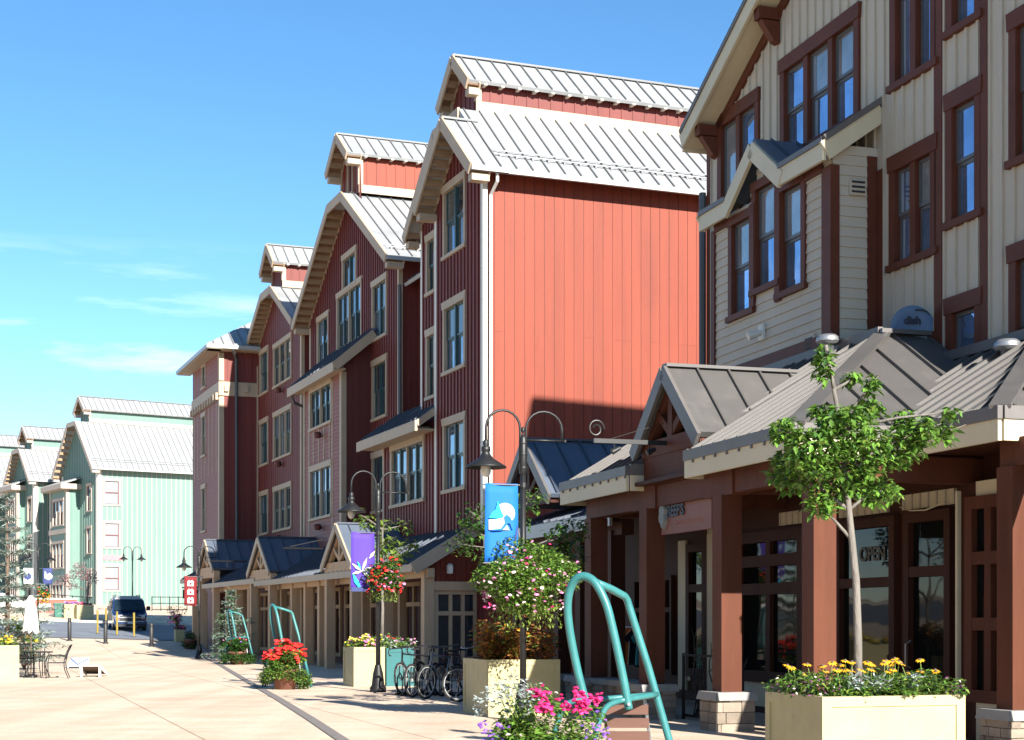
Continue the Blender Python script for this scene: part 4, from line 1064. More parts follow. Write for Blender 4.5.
def bed(label, corner, rot, W, L, H, leaves, blooms, n=700, size=.08, hgt=.25, nb=40, br=.04, over=.06, name='flower_bed', stems=None):
    t = thing(name, label, 'flowers', Vector(corner)+Vector((0,0,H-.04)), rot, 'flowers growing in planters')
    q = MB()
    mounds = [(random.uniform(.05,W-.05), random.uniform(.05,L-.05), random.uniform(.5,1)*hgt) for _ in range(max(10, int(W*L*16)))]
    for k in range(n):
        mx_, my_, mh = random.choice(mounds); p = cloud_pts((mx_,my_,mh*.5), .16, .16, mh*.55, .6)
        p.x = min(max(p.x,-over),W+over); p.y = min(max(p.y,-over),L+over); p.z = max(p.z, .0 if 0 < p.x < W and 0 < p.y < L else -.1)
        q.leaf(p, size, random.randrange(len(leaves)), .1)
    q.build('foliage', leaves, t)
    if blooms:
        q = MB()
        for k in range(nb):
            mx_, my_, mh = random.choice(mounds); p = cloud_pts((mx_,my_,mh*.75), .15, .15, mh*.4, .8); p.x = min(max(p.x,-over),W+over); p.y = min(max(p.y,-over),L+over)
            q.bloom(p, br*random.uniform(.75,1.2), random.randrange(len(blooms)))
        q.build('blossoms', blooms, t)
    return t
p1c = Vector((3.02,15.2,0)); planter('pale yellow planter box with the small pear tree, nearest the viewer', p1c, T.a, 1.6, 1.24, .9)
def daisy_bed():
    W, L = 1.6, 1.24
    t = bed('golden daisies and silver leaved plants round the small tree', p1c, T.a, W, L, .9, [M['leaf'], M['leaf2'], M['leaf3']], [M['f_plum'], M['f_pale'], M['f_plum']], 5200, .062, .3, 0, .03, .12)
    s = MB()
    for k in range(42):
        q = MB(); x, y = random.uniform(.1,W-.15), random.uniform(.05,L-.1); h = random.uniform(.22,.37); p = Vector((x,y,.02)); e = p+Vector((random.uniform(-.1,.1),random.uniform(-.1,.1),h))
        s.tube([p,(p+e)/2+Vector((random.uniform(-.02,.02),0,0)),e], .0045, 4, 0)
        n = 9; tl = Vector((random.uniform(-.3,.3),random.uniform(-.5,-.1),1)).normalized(); a = tl.orthogonal().normalized(); b = tl.cross(a); r = random.uniform(.045,.062)
        for j in range(n):
            g = 6.283*j/n; d = a*math.cos(g)+b*math.sin(g); w_ = a*math.cos(g+1.57)+b*math.sin(g+1.57)
            q.poly([e+d*.008, e+d*r*.6+w_*.011-tl*.004, e+d*r-tl*.012, e+d*r*.6-w_*.011-tl*.004], 0)
        q.lathe([(.016,-.004),(.014,.01),(0,.016)], e, 7, 1)
        for j in range(5): s.leaf(p+(e-p)*random.uniform(.1,.7), .07, 1, .2)
        q.build('flower_head', [M['f_yel'], M['darkbark']], t)
    s.build('stems', [M['leaf3'], M['leaf2']], t)
    q = MB()
    for cx, cy in ((.42,.12),(.66,.1),(1.08,.14)):
        for k in range(70):
            a = random.uniform(0,6.28); rr = random.uniform(.01,.11); p = Vector((cx+rr*math.cos(a), cy+rr*math.sin(a)*.7, .1+random.uniform(0,.14))); q.leaf(p, .085, 0, -.3, .32)
    q.build('silver_foliage', M['silver'], t)
    q = MB()
    for k in range(90): q.bloom((random.choice((random.gauss(.1,.12), random.gauss(.2,.2), random.gauss(1.45,.1))), random.uniform(-.06,.9), random.uniform(.05,.22)), .017, random.randrange(3))
    q.build('pansies', [M['f_plum'], M['f_pale'], M['f_plum']], t)
daisy_bed()
p2c = Vector((-.43,26.6,0)); planter('tall pale planter box full of rust coloured leaves behind the flower basket', p2c, T.a, 1.32, 1.53, .97)
bed('rust and orange coleus leaves crowding the tall planter', p2c, T.a, 1.32, 1.53, .97, [M['coleus'], M['coleus'], M['coleus'], M['leaf3']], [M['f_yel'], M['coleus']], 5200, .1, .72, 40, .05, .24)
p3c = Vector((-3.9,38.5,0)); planter('pale yellow planter box behind the violet banner lamp', p3c, R.a, .8, 1.0, .98)
bed('lemon and pink flowers in the box behind the violet banner lamp', p3c, R.a, .8, 1.0, .98, [M['leaf3'], M['leaf']], [M['f_lem'], M['f_lem'], M['f_pink']], 1100, .085, .36, 130, .045)
p3b = p3c+Vector((.931,.365,0))*.84; planter('teal planter box beside the parked bicycles', p3b, R.a, .74, 1.0, .95, M['tealbox'])
bed('pale green leaves and small red flowers in the teal box', p3b, R.a, .74, 1.0, .95, [M['leaf3'], M['silver'], M['leaf']], [M['f_red'], M['f_pink']], 1100, .09, .38, 16, .04)
l1c = Vector((-14.58,41.5,0)); planter('pale yellow planter box at the left edge beside the cafe table', l1c, R.a, 1.42, 1.2, .97)
bed('yellow flowers in the planter box at the left edge', l1c, R.a, 1.42, 1.2, .97, [M['leaf'], M['leaf3']], [M['f_lem'], M['f_yel']], 900, .09, .3, 50, .055)
f1 = gp(77, 104); planter('pale yellow planter box with plum leaved tree near the green houses', f1, .45, 1.1, 1.1, .95)
f1b = gp(64.5, 104.5); planter('pale olive planter box left of the plum leaved tree', f1b, .45, .9, 1.0, .95)
bed('pink flowers below the plum leaved tree', f1, .45, 1.1, 1.1, .95, [M['leaf2'], M['leaf']], [M['f_pink'], M['f_mag']], 260, .1, .22, 60, .07)
bed('violet flowers in the olive box left of the plum leaved tree', f1b, .45, .9, 1.0, .95, [M['leaf2'], M['leaf']], [M['f_pur'], M['f_pink']], 220, .1, .2, 50, .07)
f2 = gp(175.5, 82); planter('small pale planter box beyond the red banner lamp', f2, R.a, .5, .5, .66)
bed('magenta petunias with a tall rose bush beyond the red banner lamp', f2, R.a, .5, .5, .66, [M['leaf2']], [M['f_mag'], M['f_plum']], 200, .09, .25, 40, .06, .12)
def shrub(label, loc, rx, rz, leaves, blooms, n, size, nb, br, name='shrub', cat='shrub', stems=7, gaps=9):
    t = thing(name, label, cat, loc)
    q = MB(); w = MB(); cl = [cloud_pts((0,0,rz*1.1), rx*.75, rx*.75, rz*.8, .4) for _ in range(gaps)]
    for c_ in cl: w.tube([(0,0,0), Vector((c_.x*.4,c_.y*.4,c_.z*.6)), c_], [.02,.014,.006], 5)
    for k in range(n): q.leaf(cloud_pts(random.choice(cl), rx*.34, rx*.34, rz*.3, .5), size, random.randrange(len(leaves)), .1)
    w.build('stem', M['darkbark'], t); q.build('foliage', leaves, t)
    if blooms:
        q = MB()
        for k in range(nb): q.bloom(cloud_pts(random.choice(cl[:max(2,gaps//2)]), rx*.4, rx*.4, rz*.3, .8), br, random.randrange(len(blooms)))
        q.build('blossoms', blooms, t)
    return t
shrub('loose rose bush with pink and yellow blooms beyond the red banner lamp', f2+Vector((.05,.3,.6)), .62, .95, [M['leaf2']], [M['f_pink'], M['f_pink'], M['f_lem']], 420, .13, 30, .1)

def pot_flowers(label, loc, R_, H_, leaves, blooms, n, size, nb, br, group='round flower pots beside the chairlift benches'):
    t = thing('flower_pot', label, 'flower pot', loc, 0, group)
    q = MB(); q.lathe([(.0,.0),(.24,0),(.31,.4),(.34,.41),(.34,.48),(.3,.48),(.28,.42),(0,.42)], n=18); q.build('pot', M['terracotta'], t, True)
    q = MB(); mounds = [cloud_pts((0,0,H_*.68), R_*.7, R_*.7, H_*.26, .4) for _ in range(14)]+[Vector((R_*.8*math.cos(k*.7), R_*.8*math.sin(k*.7), H_*random.uniform(.12,.4))) for k in range(10)]
    for k in range(n): q.leaf(cloud_pts(random.choice(mounds), R_*.32, R_*.32, H_*.17, .6), size, random.randrange(len(leaves)), .15)
    q.build('foliage', leaves, t)
    q = MB()
    for k in range(nb):
        m_ = random.choice(mounds[:14]) ; p = m_+Vector((random.uniform(-1,1)*R_*.3, random.uniform(-1.1,.6)*R_*.3, random.uniform(.2,1)*H_*.2)); q.bloom(p, br*random.uniform(.8,1.2), random.randrange(len(blooms)))
    q.build('blossoms', blooms, t)
    return t
def fore_pot():
    t = pot_flowers('flower pot with magenta geraniums and violet trailers, nearest the viewer', (.26,12.45,0), .54, 1.1, [M['leaf'], M['leaf'], M['leaf3']], [M['f_pale']], 6500, .06, 6, .02)
    for k in range(9):      # full geranium heads
        q = MB(); c_ = Vector((random.uniform(-.15,.42), random.uniform(-.42,-.05), random.uniform(.95,1.09)))
        for j in range(20): q.bloom(c_+Vector((random.gauss(0,.035), random.gauss(0,.035), random.gauss(0,.024))), .022, 0)
        q.build('flower_head', M['f_mag'], t)
    q = MB()
    for k in range(80):
        sx_ = random.choice((-1,-1,1)); q.bloom((sx_*random.uniform(.28,.52), random.uniform(-.4,.1), random.uniform(.55,.85) if sx_ < 0 else random.uniform(.66,.92)), .02, 1)
    q.build('violet_blossoms', [M['f_mag'], M['f_pur']], t)
    q = MB()
    for k in range(260):
        p = Vector((random.uniform(-.56,-.1), random.uniform(-.5,-.1), 0)); p.z = .92+.25*(1-abs(p.x+.25)*2.2)+random.uniform(-.12,.06); q.leaf(p, .045, 0, -.1, .6)
    for k in range(14):
        a = Vector((random.uniform(-.3,.05), random.uniform(-.2,.1), .88)); q.tube([a, a+Vector((-.06,0,.16)), a+Vector((-.1+random.uniform(-.05,.1),0,.27))], .004, 4, 1)
        for j in range(10): q.leaf(a+Vector((-.03-.07*j/10, random.uniform(-.03,.03), .05+.23*j/10)), .045, 0, -.1, .6)
    q.build('pale_sprays', [M['silver'], M['leaf3']], t)
fore_pot()
pot_flowers('flower pot with a dome of bright red geraniums beside the middle chairlift bench', gp(285, 37.2), .58, 1.1, [M['leaf'], M['leaf2'], M['leaf3']], [M['f_red']], 5200, .09, 240, .065)
pot_flowers('shaded flower pot of dark greenery beside the farthest chairlift bench', gp(237, 58), .62, 1.0, [M['leaf2']], [M['f_red'], M['f_pur'], M['f_pink']], 3600, .11, 30, .04)
pot_flowers('dark leafy pot beside the small pale planter beyond the red banner lamp', gp(190, 77), .42, .85, [M['leaf2']], [M['f_plum']], 1300, .11, 8, .05)

# ------------------------------------------------------------------ trees
def branch_tree(label, loc, trunk, r0, clumps, leaf_n, size, leaves, bark, name='tree', group=None, seed=1, cat='tree', twist=.04):
    """trunk = points, clumps = (centre, radius xyz, weight); every clump hangs on a limb from the trunk"""
    rnd = random.Random(seed); t = thing(name, label, cat, loc, 0, group)
    w = MB(); K = len(trunk); w.tube(trunk, [r0*(1-.6*k/(K-1)) for k in range(K)], 10); w.build('trunk', bark, t, True)
    l = MB(); q = MB(); tot = sum(c_[2] for c_ in clumps)
    for c_, rr, wt in clumps:
        c_ = Vector(c_); tb = max(trunk, key=lambda p: -((Vector(p)-c_).length+max(0,p[2]-c_.z+.15)*6)); tb = Vector(tb)
        md = (tb+c_)/2+Vector((rnd.uniform(-twist,twist), rnd.uniform(-twist,twist), rnd.uniform(0,twist)))
        l.tube([tb, md, c_, c_+(c_-md)*.4], [r0*.45, r0*.3, r0*.16, r0*.07], 6)
        for k in range(7):
            e = c_+Vector((rnd.uniform(-1,1)*rr[0], rnd.uniform(-1,1)*rr[1], rnd.uniform(-.6,1)*rr[2]))*.85; l.tube([c_+(md-c_)*rnd.uniform(0,.5), (c_+e)/2+Vector((0,0,.02)), e], [r0*.12, r0*.08, r0*.04], 4)
        for k in range(int(leaf_n*wt/tot)):
            q.leaf(cloud_pts(c_, *rr, .45), size, 0 if rnd.random() < .7 else rnd.randrange(len(leaves)), .35, .55)
    l.build('limbs', bark, t, True); q.build('crown', leaves, t)
    return t
def fore_tree():
    Y = 15.85; base = Vector((3.44, Y, .86)); px = lambda u, v, dy=0.0: Vector(((u-CX)/F*(Y+dy)-base.x, dy, HC+(HY-v)/F*(Y+dy)-base.z))
    tr = [px(858,698), px(858,640), px(856,580), px(852,540), px(849,510,.02), px(845,470,.03), px(841,430,.02), px(834,390,0), px(826,345,-.02)]
    C = [((812,452),(.26,.3,.24),3), ((790,470),(.19,.25,.22),2.0), ((786,430),(.13,.18,.12),.9), ((846,430),(.26,.3,.22),3), ((868,455),(.24,.3,.24),2.6), ((838,480),(.3,.32,.2),3), ((900,445),(.22,.26,.2),2.2), ((925,430),(.13,.18,.13),.8),
         ((820,505),(.14,.2,.12),.9), ((878,492),(.2,.24,.14),1.3), ((868,408),(.15,.18,.1),.8), ((824,362),(.085,.1,.19),.75), ((852,378),(.09,.1,.06),.32), ((872,384),(.07,.09,.09),.36), ((947,432),(.08,.1,.12),.4), ((952,412),(.06,.08,.06),.2), ((905,420),(.12,.16,.1),.6), ((822,412),(.12,.14,.08),.5)]
    branch_tree('small pear tree with glossy green leaves and pale trunk in the nearest planter', base, tr, .046, [(px(*p_, random.uniform(-.25,.3)), tuple(1.12*q_ for q_ in r_), w_) for p_, r_, w_ in C], 6000, .094, [M['leaf'], M['leaf2'], M['leaf3']], M['bark'], 'young_tree', seed=3)
fore_tree()
def rel(base, u, v, Y): return Vector(((u-CX)/F*Y, Y, HC+(HY-v)/F*Y))-base
b = Vector((.18,27.6,.93)); branch_tree('loose leafy tree rising behind the large flower basket', b, [(0,0,0),(0,.02,1),(.02,0,1.9),(.0,.05,2.7)], .05,
    [(rel(b,u,v,27.6+dy), (.3,.35,.24), 1) for u,v,dy in ((462,545,.2),(475,515,-.1),(490,560,0),(560,535,.2),(572,555,-.1),(548,555,.3),(515,520,.2),(530,500,0),(575,530,.1),(470,530,.3))], 1250, .11, [M['leaf2'], M['leaf'], M['leaf3']], M['bark'], 'young_tree', seed=4)
b = Vector((-3.3,39.6,.93)); branch_tree('thin tree with sparse leaves behind the violet banner lamp', b, [(0,0,0),(.02,0,1),(.0,.02,2.0),(.02,0,3.0)], .05,
    [(rel(b,u,v,39.6+dy), (.28,.3,.2), w_) for u,v,dy,w_ in ((388,542,0,1),(400,552,.2,.7),(378,550,-.2,.8),(394,560,0,.7),(404,525,.1,.35),(356,512,0,.25),(368,520,.2,.4),(410,545,0,.4),(385,525,.2,.5))], 520, .16, [M['leaf3'], M['leaf'], M['leaf3']], M['bark'], 'young_tree', seed=5)
b = f1+Vector((.55,.5,.9)); branch_tree('small plum leaved tree in front of the green house', b, [(0,0,0),(.0,0,1.0),(.05,0,1.7),(.1,0,2.4)], .07,
    [(rel(b,u,v,104.5+dy), (.5,.5,.32), 1) for u,v,dy in ((68,578,0),(76,572,.3),(84,575,-.3),(90,572,.2),(72,585,.2),(63,580,0),(93,580,.1),(80,566,0))], 650, .17, [M['redbud'], M['redbud'], M['f_plum']], M['bark'], 'young_tree', seed=6)
def spruce(label, loc, H, R0, n_tier, seed, sparse=1.0, m=None):
    rnd = random.Random(seed); t = thing('spruce_tree', label, 'spruce', loc); w = MB(); w.tube([(0,0,0),(0.02,0,H*.5),(0,0,H)], [H*.016,H*.011,.01], 8); w.build('trunk', M['darkbark'], t, True)
    q = MB(); l = MB()
    for k in range(n_tier):
        f = k/(n_tier-1); z = H*(.1+.87*f); r = R0*(1-f)**.8*rnd.uniform(.7,1.15)+.08; nb = max(3, int(rnd.uniform(5,8)*(1-f*.4)*sparse))
        for j in range(nb):
            a = rnd.uniform(0,6.283); d = Vector((math.cos(a), math.sin(a), .05)); rr = r*rnd.uniform(.65,1.1); e = Vector((0,0,z))+d*rr+Vector((0,0,.18*rr-.25*rr*(1-f)))
            o_ = Vector((0,0,z)); l.tube([o_, (o_+e)/2+Vector((0,0,.04)), e], [.018,.012,.005], 4)
            for s_ in range(int(9+rr*16)):
                u_ = rnd.uniform(.15,1.05); p = o_+(e-o_)*u_+Vector((rnd.gauss(0,.06),rnd.gauss(0,.06),rnd.gauss(0,.04)))
                for _ in range(5): q.leaf(p, .18, 0 if rnd.random() < .7 else 1, -.05, .2)
    l.build('limbs', M['darkbark'], t); q.build('needles', m or [M['spruce'], M['leaf2']], t)
spruce('scraggly blue green spruce behind the left planter box', gp(7, 47), 5.5, 1.75, 15, 11, 1.0, [M['spruce'], M['silver']])
spruce('small dark spruce in the shade of the beige arcade', gp(231, 62.5), 2.85, 1.15, 11, 12, 1.2)
shrub('rounded bush with yellow green leaves below the spruce', gp(10, 50), .95, 1.1, [M['leaf3'], M['leaf']], [M['f_yel']], 800, .16, 14, .08, gaps=12)
shrub('low bush with blue green leaves between the closed umbrella and the spruce', gp(24, 52), .8, .7, [M['spruce'], M['leaf2']], [M['f_yel'], M['f_red']], 600, .15, 18, .07, gaps=10)

# ------------------------------------------------------------------ chairlift benches
def chair_bench(label, loc, first=None):
    if first:
        c_ = copy_tree(first); c_.location = loc; c_['label'] = label; c_.rotation_euler = (0,0,-.42); return c_
    t = thing('chairlift_bench', label, 'bench', loc, 0, 'teal chairlift chairs used as benches')
    def smooth(pts, n=5):
        P = [Vector(p) for p in pts]; out = []
        for i in range(len(P)-1):
            a, b_, c2, d = P[max(i-1,0)], P[i], P[i+1], P[min(i+2,len(P)-1)]
            for k in range(n):
                s_ = k/n; out.append(.5*((2*b_)+(c2-a)*s_+(2*a-5*b_+4*c2-d)*s_**2+(3*b_-a-3*c2+d)*s_**3))
        return out+[P[-1]]
    q = MB(); q.tube(smooth([(-.2,.15,.9),(-.28,.15,1.2),(-.35,.13,1.55),(-.37,.1,1.8),(-.33,.05,1.96),(-.25,0,2.02),(-.15,-.05,1.97),(-.06,-.09,1.8),(-.005,-.1,1.6),(.05,-.1,1.35),(.1,-.1,1.1),(.135,-.1,.9)]), .036, 12); q.build('bail', M['teal'], t, True)
    q = MB(); q.tube([(-.16,-.04,1.975),(.0,.12,1.915),(.125,.25,1.855),(.15,.275,1.82),(.165,.28,1.77),(.33,.29,1.25),(.5,.3,.66),(.68,.3,.02)], .033, 12); q.build('hanger_tube', M['teal'], t, True)
    for pts in ([(-.66,.2,.02),(-.57,.19,.4),(-.5,.18,.62),(-.43,.17,.84),(-.37,.16,.93),(-.28,.15,.965),(-.18,.15,.965)], [(-.36,-.16,.02),(-.26,-.14,.4),(-.16,-.12,.66),(-.1,-.11,.84),(-.04,-.1,.93),(.04,-.1,.965),(.13,-.08,.985),(.4,.24,1.01)]):
        q = MB(); q.tube(smooth(pts, 3), .025, 10); q.build('arm_frame', M['teal'], t, True)
    q = MB(); q.tube([(-.2,.15,.965),(.1,.24,.985),(.4,.28,1.01)], .023, 10); q.build('crossbar', M['teal'], t, True)
    for x, y in ((-.2,.11),(.13,-.14)):
        q = MB(); q.lathe([(0,.005),(.016,.004),(.014,.012),(0,.014)], (0,0,0), 8); q.v = [(vx+x, y-vz, vy+.945) for vx, vy, vz in q.v]; q.build('bolt', M['steel'], t)
    for x, y in ((-.66,.2),(-.36,-.16),(.68,.3)):
        q = MB(); q.box(x-.07, x+.07, y-.06, y+.06, .0, .014); q.build('foot_plate', M['teal'], t)
    q = MB()
    for k in range(4): q.box(-.06+k*.012, .33+k*.006, .26, .285, .92-k*.115-.085, .92-k*.115)
    q.build('backrest', M['slat'], t)
    q = MB()
    for k in range(4): q.box(-.42, .36, .2-k*.11, .29-k*.11, .44, .465)
    q.build('seat', M['slat'], t)
    q = MB(); q.tube([(.3,.29,.98),(.36,.29,.5),(.42,.29,.02)], .014, 6); q.build('brace', M['steel'], t)
    return t
cb = chair_bench('teal tubular chairlift chair bench with brown slats, nearest the viewer', (.845, 13.2, 0))
chair_bench('teal tubular chairlift chair bench behind the red geranium pot', gp(281, 38.4), cb)
chair_bench('teal tubular chairlift chair bench in shade under the beige arcade', gp(234.7, 58.8), cb)

# ------------------------------------------------------------------ bicycles
def ring(c_, r, tr, n=28, k=6): return [(c_[0]+r*math.cos(2*math.pi*j/n), c_[1], c_[2]+r*math.sin(2*math.pi*j/n)) for j in range(n)]
def bike(label, loc, rot, fm, drop=False, lean=.06, rim=None):
    t = thing('bicycle', label, 'bicycle', loc, rot, 'bicycles parked beside the teal planter'); t.rotation_euler = (lean, 0, rot); t.scale = (1.08,1.08,1.08)
    r = .335
    for x in (-.52, .52):
        q = MB(); q.tube(ring((x,0,r), r-.022, .02), .022, 8, closed=True); wl = q.build('wheel', M['rubber'], t, True)
        q = MB(); q.tube(ring((x,0,r), r-.052, .01), .011, 6, closed=True); q.build('rim', rim or M['gutter'], wl, True)
        q = MB()
        for j in range(16): a = 2*math.pi*j/16; q.tube([(x,.02*(-1)**j,r), (x+(r-.05)*math.cos(a+.25*(-1)**j), 0, r+(r-.05)*math.sin(a+.25*(-1)**j))], .0016, 3)
        q.lathe([(.02,-.04),(.02,.04)], (x,0,r), 8); q.build('spokes', M['gutter'], wl)
    bb = (-.08,0,.29); st = (-.26,0,.8); hd = (.36,0,.84); hb = (.4,0,.7)
    q = MB()
    for a, c_, w_ in ((bb,st,.016),(st,hd,.017),(bb,hb,.02),(bb,(-.52,.04,r),.009),(bb,(-.52,-.04,r),.009),(st,(-.52,.04,r),.008),(st,(-.52,-.04,r),.008),((.345,0,.88),hb,.02)): q.tube([a,c_], w_, 8)
    for y in (-.05,.05): q.tube([hb,(.43,y,.62),(.52,y,r)], .012, 6)
    q.build('frame', fm, t, True)
    q = MB(); q.hull([(-.4,-.07,.9),(-.4,.07,.9),(-.14,.02,.91),(-.14,-.02,.91)], [(-.4,-.06,.95),(-.4,.06,.95),(-.14,.015,.935),(-.14,-.015,.935)]); q.tube([st,(-.28,0,.9)], .013, 6); q.build('saddle', M['bikeblack'], t)
    q = MB()
    if drop:
        q.tube([(.345,0,.88),(.36,0,.95),(.44,0,.96)], .014, 6)
        for s_ in (-1,1): q.tube([(.44,0,.96),(.44,s_*.2,.96),(.52,s_*.21,.95),(.57,s_*.21,.88),(.53,s_*.21,.82),(.46,s_*.21,.82)], .013, 6)
    else:
        q.tube([(.345,0,.88),(.335,0,.98),(.38,0,1.0)], .015, 6); q.tube([(.3,-.31,1.02),(.37,-.1,1.0),(.37,.1,1.0),(.3,.31,1.02)], .013, 6)
        for s_ in (-1,1): q.tube([(.32,s_*.2,1.01),(.3,s_*.32,1.02)], .018, 6)
    q.build('handlebar', M['bikeblack'], t)
    q = MB(); q.lathe([(.09,-.006),(.09,.006)], (0,0,0), 14)
    q.v = [(p[0]+bb[0], p[2]+.04, p[1]+bb[2]) for p in q.v]; q.tube([(bb[0],.05,bb[2]),(bb[0]+.1,.06,bb[2]-.13)], .01, 5); q.tube([(bb[0],-.05,bb[2]),(bb[0]-.1,-.06,bb[2]+.13)], .01, 5); q.build('crank', M['polegrey'], t)
    return t
for lb, u, Y, hd_, fm, dr, ln in (('black road bicycle with dropped handlebars against the teal planter', 413, 34.9, 250, 'bikeblack', True, .1), ('black bicycle with flat silver bars, second from the teal planter', 425, 33.7, 246, 'bikeblack', False, .05),
        ('black bicycle with white front frame, third from the teal planter', 441, 33.0, 238, 'bikewhite', False, -.05), ('bicycle with a pale rimmed wheel showing beside the tall planter', 484, 31.6, 205, 'bikered', False, .04), ('dark red bicycle at the back of the bicycle rack', 455, 34.2, 242, 'bikered', False, .05)):
    bike(lb, gp(u, Y), math.radians(hd_), M[fm], dr, ln)
t = thing('bicycle_rack', 'low dark metal rack among the parked bicycles', 'bicycle rack', gp(440, 34.1), math.radians(20))
q = MB(); q.tube([(-.9,0,.03),(.9,0,.03)], .025, 6); q.tube([(-.9,.4,.03),(.9,.4,.03)], .025, 6)
for k in range(7): x = -.85+k*.28; q.tube([(x,0,.03),(x,.0,.4),(x,.2,.5),(x,.4,.4),(x,.4,.03)], .014, 6)
q.build('rails', M['black'], t)

# ------------------------------------------------------------------ signs, dish, vents and railing by the tan building
def hang_sign():
    t = thing('hanging_sign', 'red brown wooden shop sign with dark emblem hanging between arcade posts', 'sign', T.w(0,0), T.rot); s0, s1, z0, z1, o = 3.42, 5.4, 3.05, 3.66, 2.74
    q = MB(); q.box(s0, s1, o-.03, o+.03, z0, z1); bd = q.build('board', M['signwood'], t)
    text('lettering', "REEF'S", .25, M['ink'], t, (4.78, o+.034, 3.41), (math.pi/2,0,math.pi), .02, 'CENTER', 1.0)
    text('small_lettering', 'RESTAURANT & BAR', .115, M['signink'], t, (4.3, o+.031, 3.21), (math.pi/2,0,math.pi), .002)
    q = MB(); pts = [(.0,.24),(.05,.2),(.1,.21),(.13,.12),(.12,.02),(.15,-.06),(.12,-.15),(.06,-.17),(.03,-.25),(-.04,-.25),(-.08,-.18),(-.14,-.12),(-.12,0),(-.15,.08),(-.1,.17),(-.04,.19)]
    q.hull([(5.27+x, o+.03, 3.38+z) for x, z in pts], [(5.27+x*.8, o+.09, 3.38+z*.85) for x, z in pts]); q.build('emblem', M['pewter'], t)
    for s in (3.7, 5.15): q = MB(); q.tube([(s,o,z1),(s,o,z1+.16)], .014, 6); q.build('hook', M['steel'], t)
hang_sign()
def bracket():
    t = thing('sign_bracket', 'black iron sign bracket with scroll and two spotlights on the tan arcade gable', 'bracket', T.w(4.85, 2.86, 4.5), T.rot)
    q = MB(); q.beam((0,0,0), (0,1.3,0), .05, .07); q.beam((0,0,-.3),(0,0,.35),.06,.05); q.build('bar', M['polegrey'], t)
    q = MB(); q.tube([(0,1.26-.14*math.cos(a)*(1-a/14)+.0, .19+.15*math.sin(a)*(1-a/14)) for a in [k*.4 for k in range(24)]], .014, 6); q.build('scroll', M['polegrey'], t)
    q = MB(); q.tube([(0,.1,.32),(0,1.0,.04)], .005, 5); q.build('stay', M['polegrey'], t)
    for y in (.35, .95):
        q = MB(); q.tube([(0,y,-.03),(0,y,-.12)], .012, 6); q.tube([(0,y-.1,-.1),(.0,y+.04,-.17)], [.03,.05], 10); q.build('spotlight', M['polegrey'], t)
bracket()
def dish():
    t = thing('satellite_dish', 'satellite dish tinted blue grey for shade, with black lettering behind the roof ridge', 'satellite dish', T.w(3.1,-.5,6.1), T.a-.15)
    q = MB(); q.lathe([(0,0),(.14,.012),(.26,.035),(.37,.075),(.375,.07),(.26,.022),(0,-.012)], n=28); q.v = [(x, -.0-z, .1+y) for x, y, z in q.v]; q.build('reflector', M['dish'], t, True)
    text('lettering', 'dish', .17, M['ink'], t, (0,-.055,.24), (math.pi/2,0,0), .004)
    q = MB(); a = [(.1+.17*math.cos(x), .33+.09*math.sin(x)) for x in [k*.25 for k in range(9)]]; b_ = [(.1+.15*math.cos(x), .33+.06*math.sin(x)) for x in [k*.25 for k in range(9)]]
    for k in range(8): q.poly([(a[k][0],-.075,a[k][1]),(a[k+1][0],-.075,a[k+1][1]),(b_[k+1][0],-.075,b_[k+1][1]),(b_[k][0],-.075,b_[k][1])])
    q.build('swoosh', M['ink'], t)
    q = MB(); q.tube([(0,.03,.1),(0,.12,-.1),(0,.1,-.4)], .02, 8); q.build('mast', M['steel'], t)
dish()
for lb, s, o, z in (('shiny round roof vent below the corner of the bay', 4.35, .28, 5.95), ('shiny round roof vent at the right edge beside the window', .5, -.45, 5.25)):
    t = thing('roof_vent', lb, 'roof vent', T.w(s,o,z), 0, 'round metal roof vents'); q = MB(); q.lathe([(.1,-.2),(.1,.2),(.18,.21),(.19,.3),(.13,.35),(0,.36)], n=16); q.lathe([(.185,.23),(.2,.24),(.2,.26),(.185,.27)], n=16); q.build('cowl', M['steel'], t, True)
def screen():
    t = thing('iron_screen', 'black wrought iron screen of twisted branches between arcade posts', 'railing', T.w(0,0), T.rot); rnd = random.Random(5); o = 2.3
    q = MB(); q.box(3.3, 5.6, o-.02, o+.02, .05, .09); q.box(3.3, 5.6, o-.02, o+.02, 1.05, 1.09)
    for s in (3.3, 5.56): q.box(s, s+.04, o-.02, o+.02, 0, 1.1)
    q.build('frame', M['black'], t); q = MB()
    for k in range(22):
        x = rnd.uniform(3.4,5.5); p = Vector((x,o,.06)); pts = [p]
        for j in range(7): p = p+Vector((rnd.uniform(-.14,.14), rnd.uniform(-.03,.03), rnd.uniform(.12,.26))); p.x = min(max(p.x,3.35),5.55); p.y = o+(p.y-o)*.5; pts.append(p.copy())
        q.tube(pts, [.014-.0012*j for j in range(8)], 5)
        for j in (2,4,5): e = pts[j]+Vector((rnd.uniform(-.22,.22),0,rnd.uniform(.02,.18))); q.tube([pts[j], e], [.009,.004], 4)
    q.build('branches', M['black'], t)
screen()
t = thing('low_wall', 'low rough stone wall with grey cap between the arcade piers', 'wall', T.w(0,0), T.rot); rnd = random.Random(9); q = MB(); z = -.02
for row in range(4):
    x = 6.3
    while x < 8.28: L_2 = min(rnd.uniform(.2,.42), 8.3-x); q.box(x+.006, x+L_2-.006, 2.56, 2.94+rnd.uniform(0,.03), z+.005, z+.125); x += L_2
    z += .13
q.box(6.32, 8.28, 2.58, 2.92, 0, .5); q.build('stonework', M['stone'], t); q = MB(); q.box(6.25, 8.33, 2.5, 3.0, .5, .6); q.build('cap', M['cap'], t)
t = thing('clothes_rail', 'metal clothes rail standing in the shade of the tan arcade', 'clothes rail', T.w(11.6,.9), T.rot); q = MB()
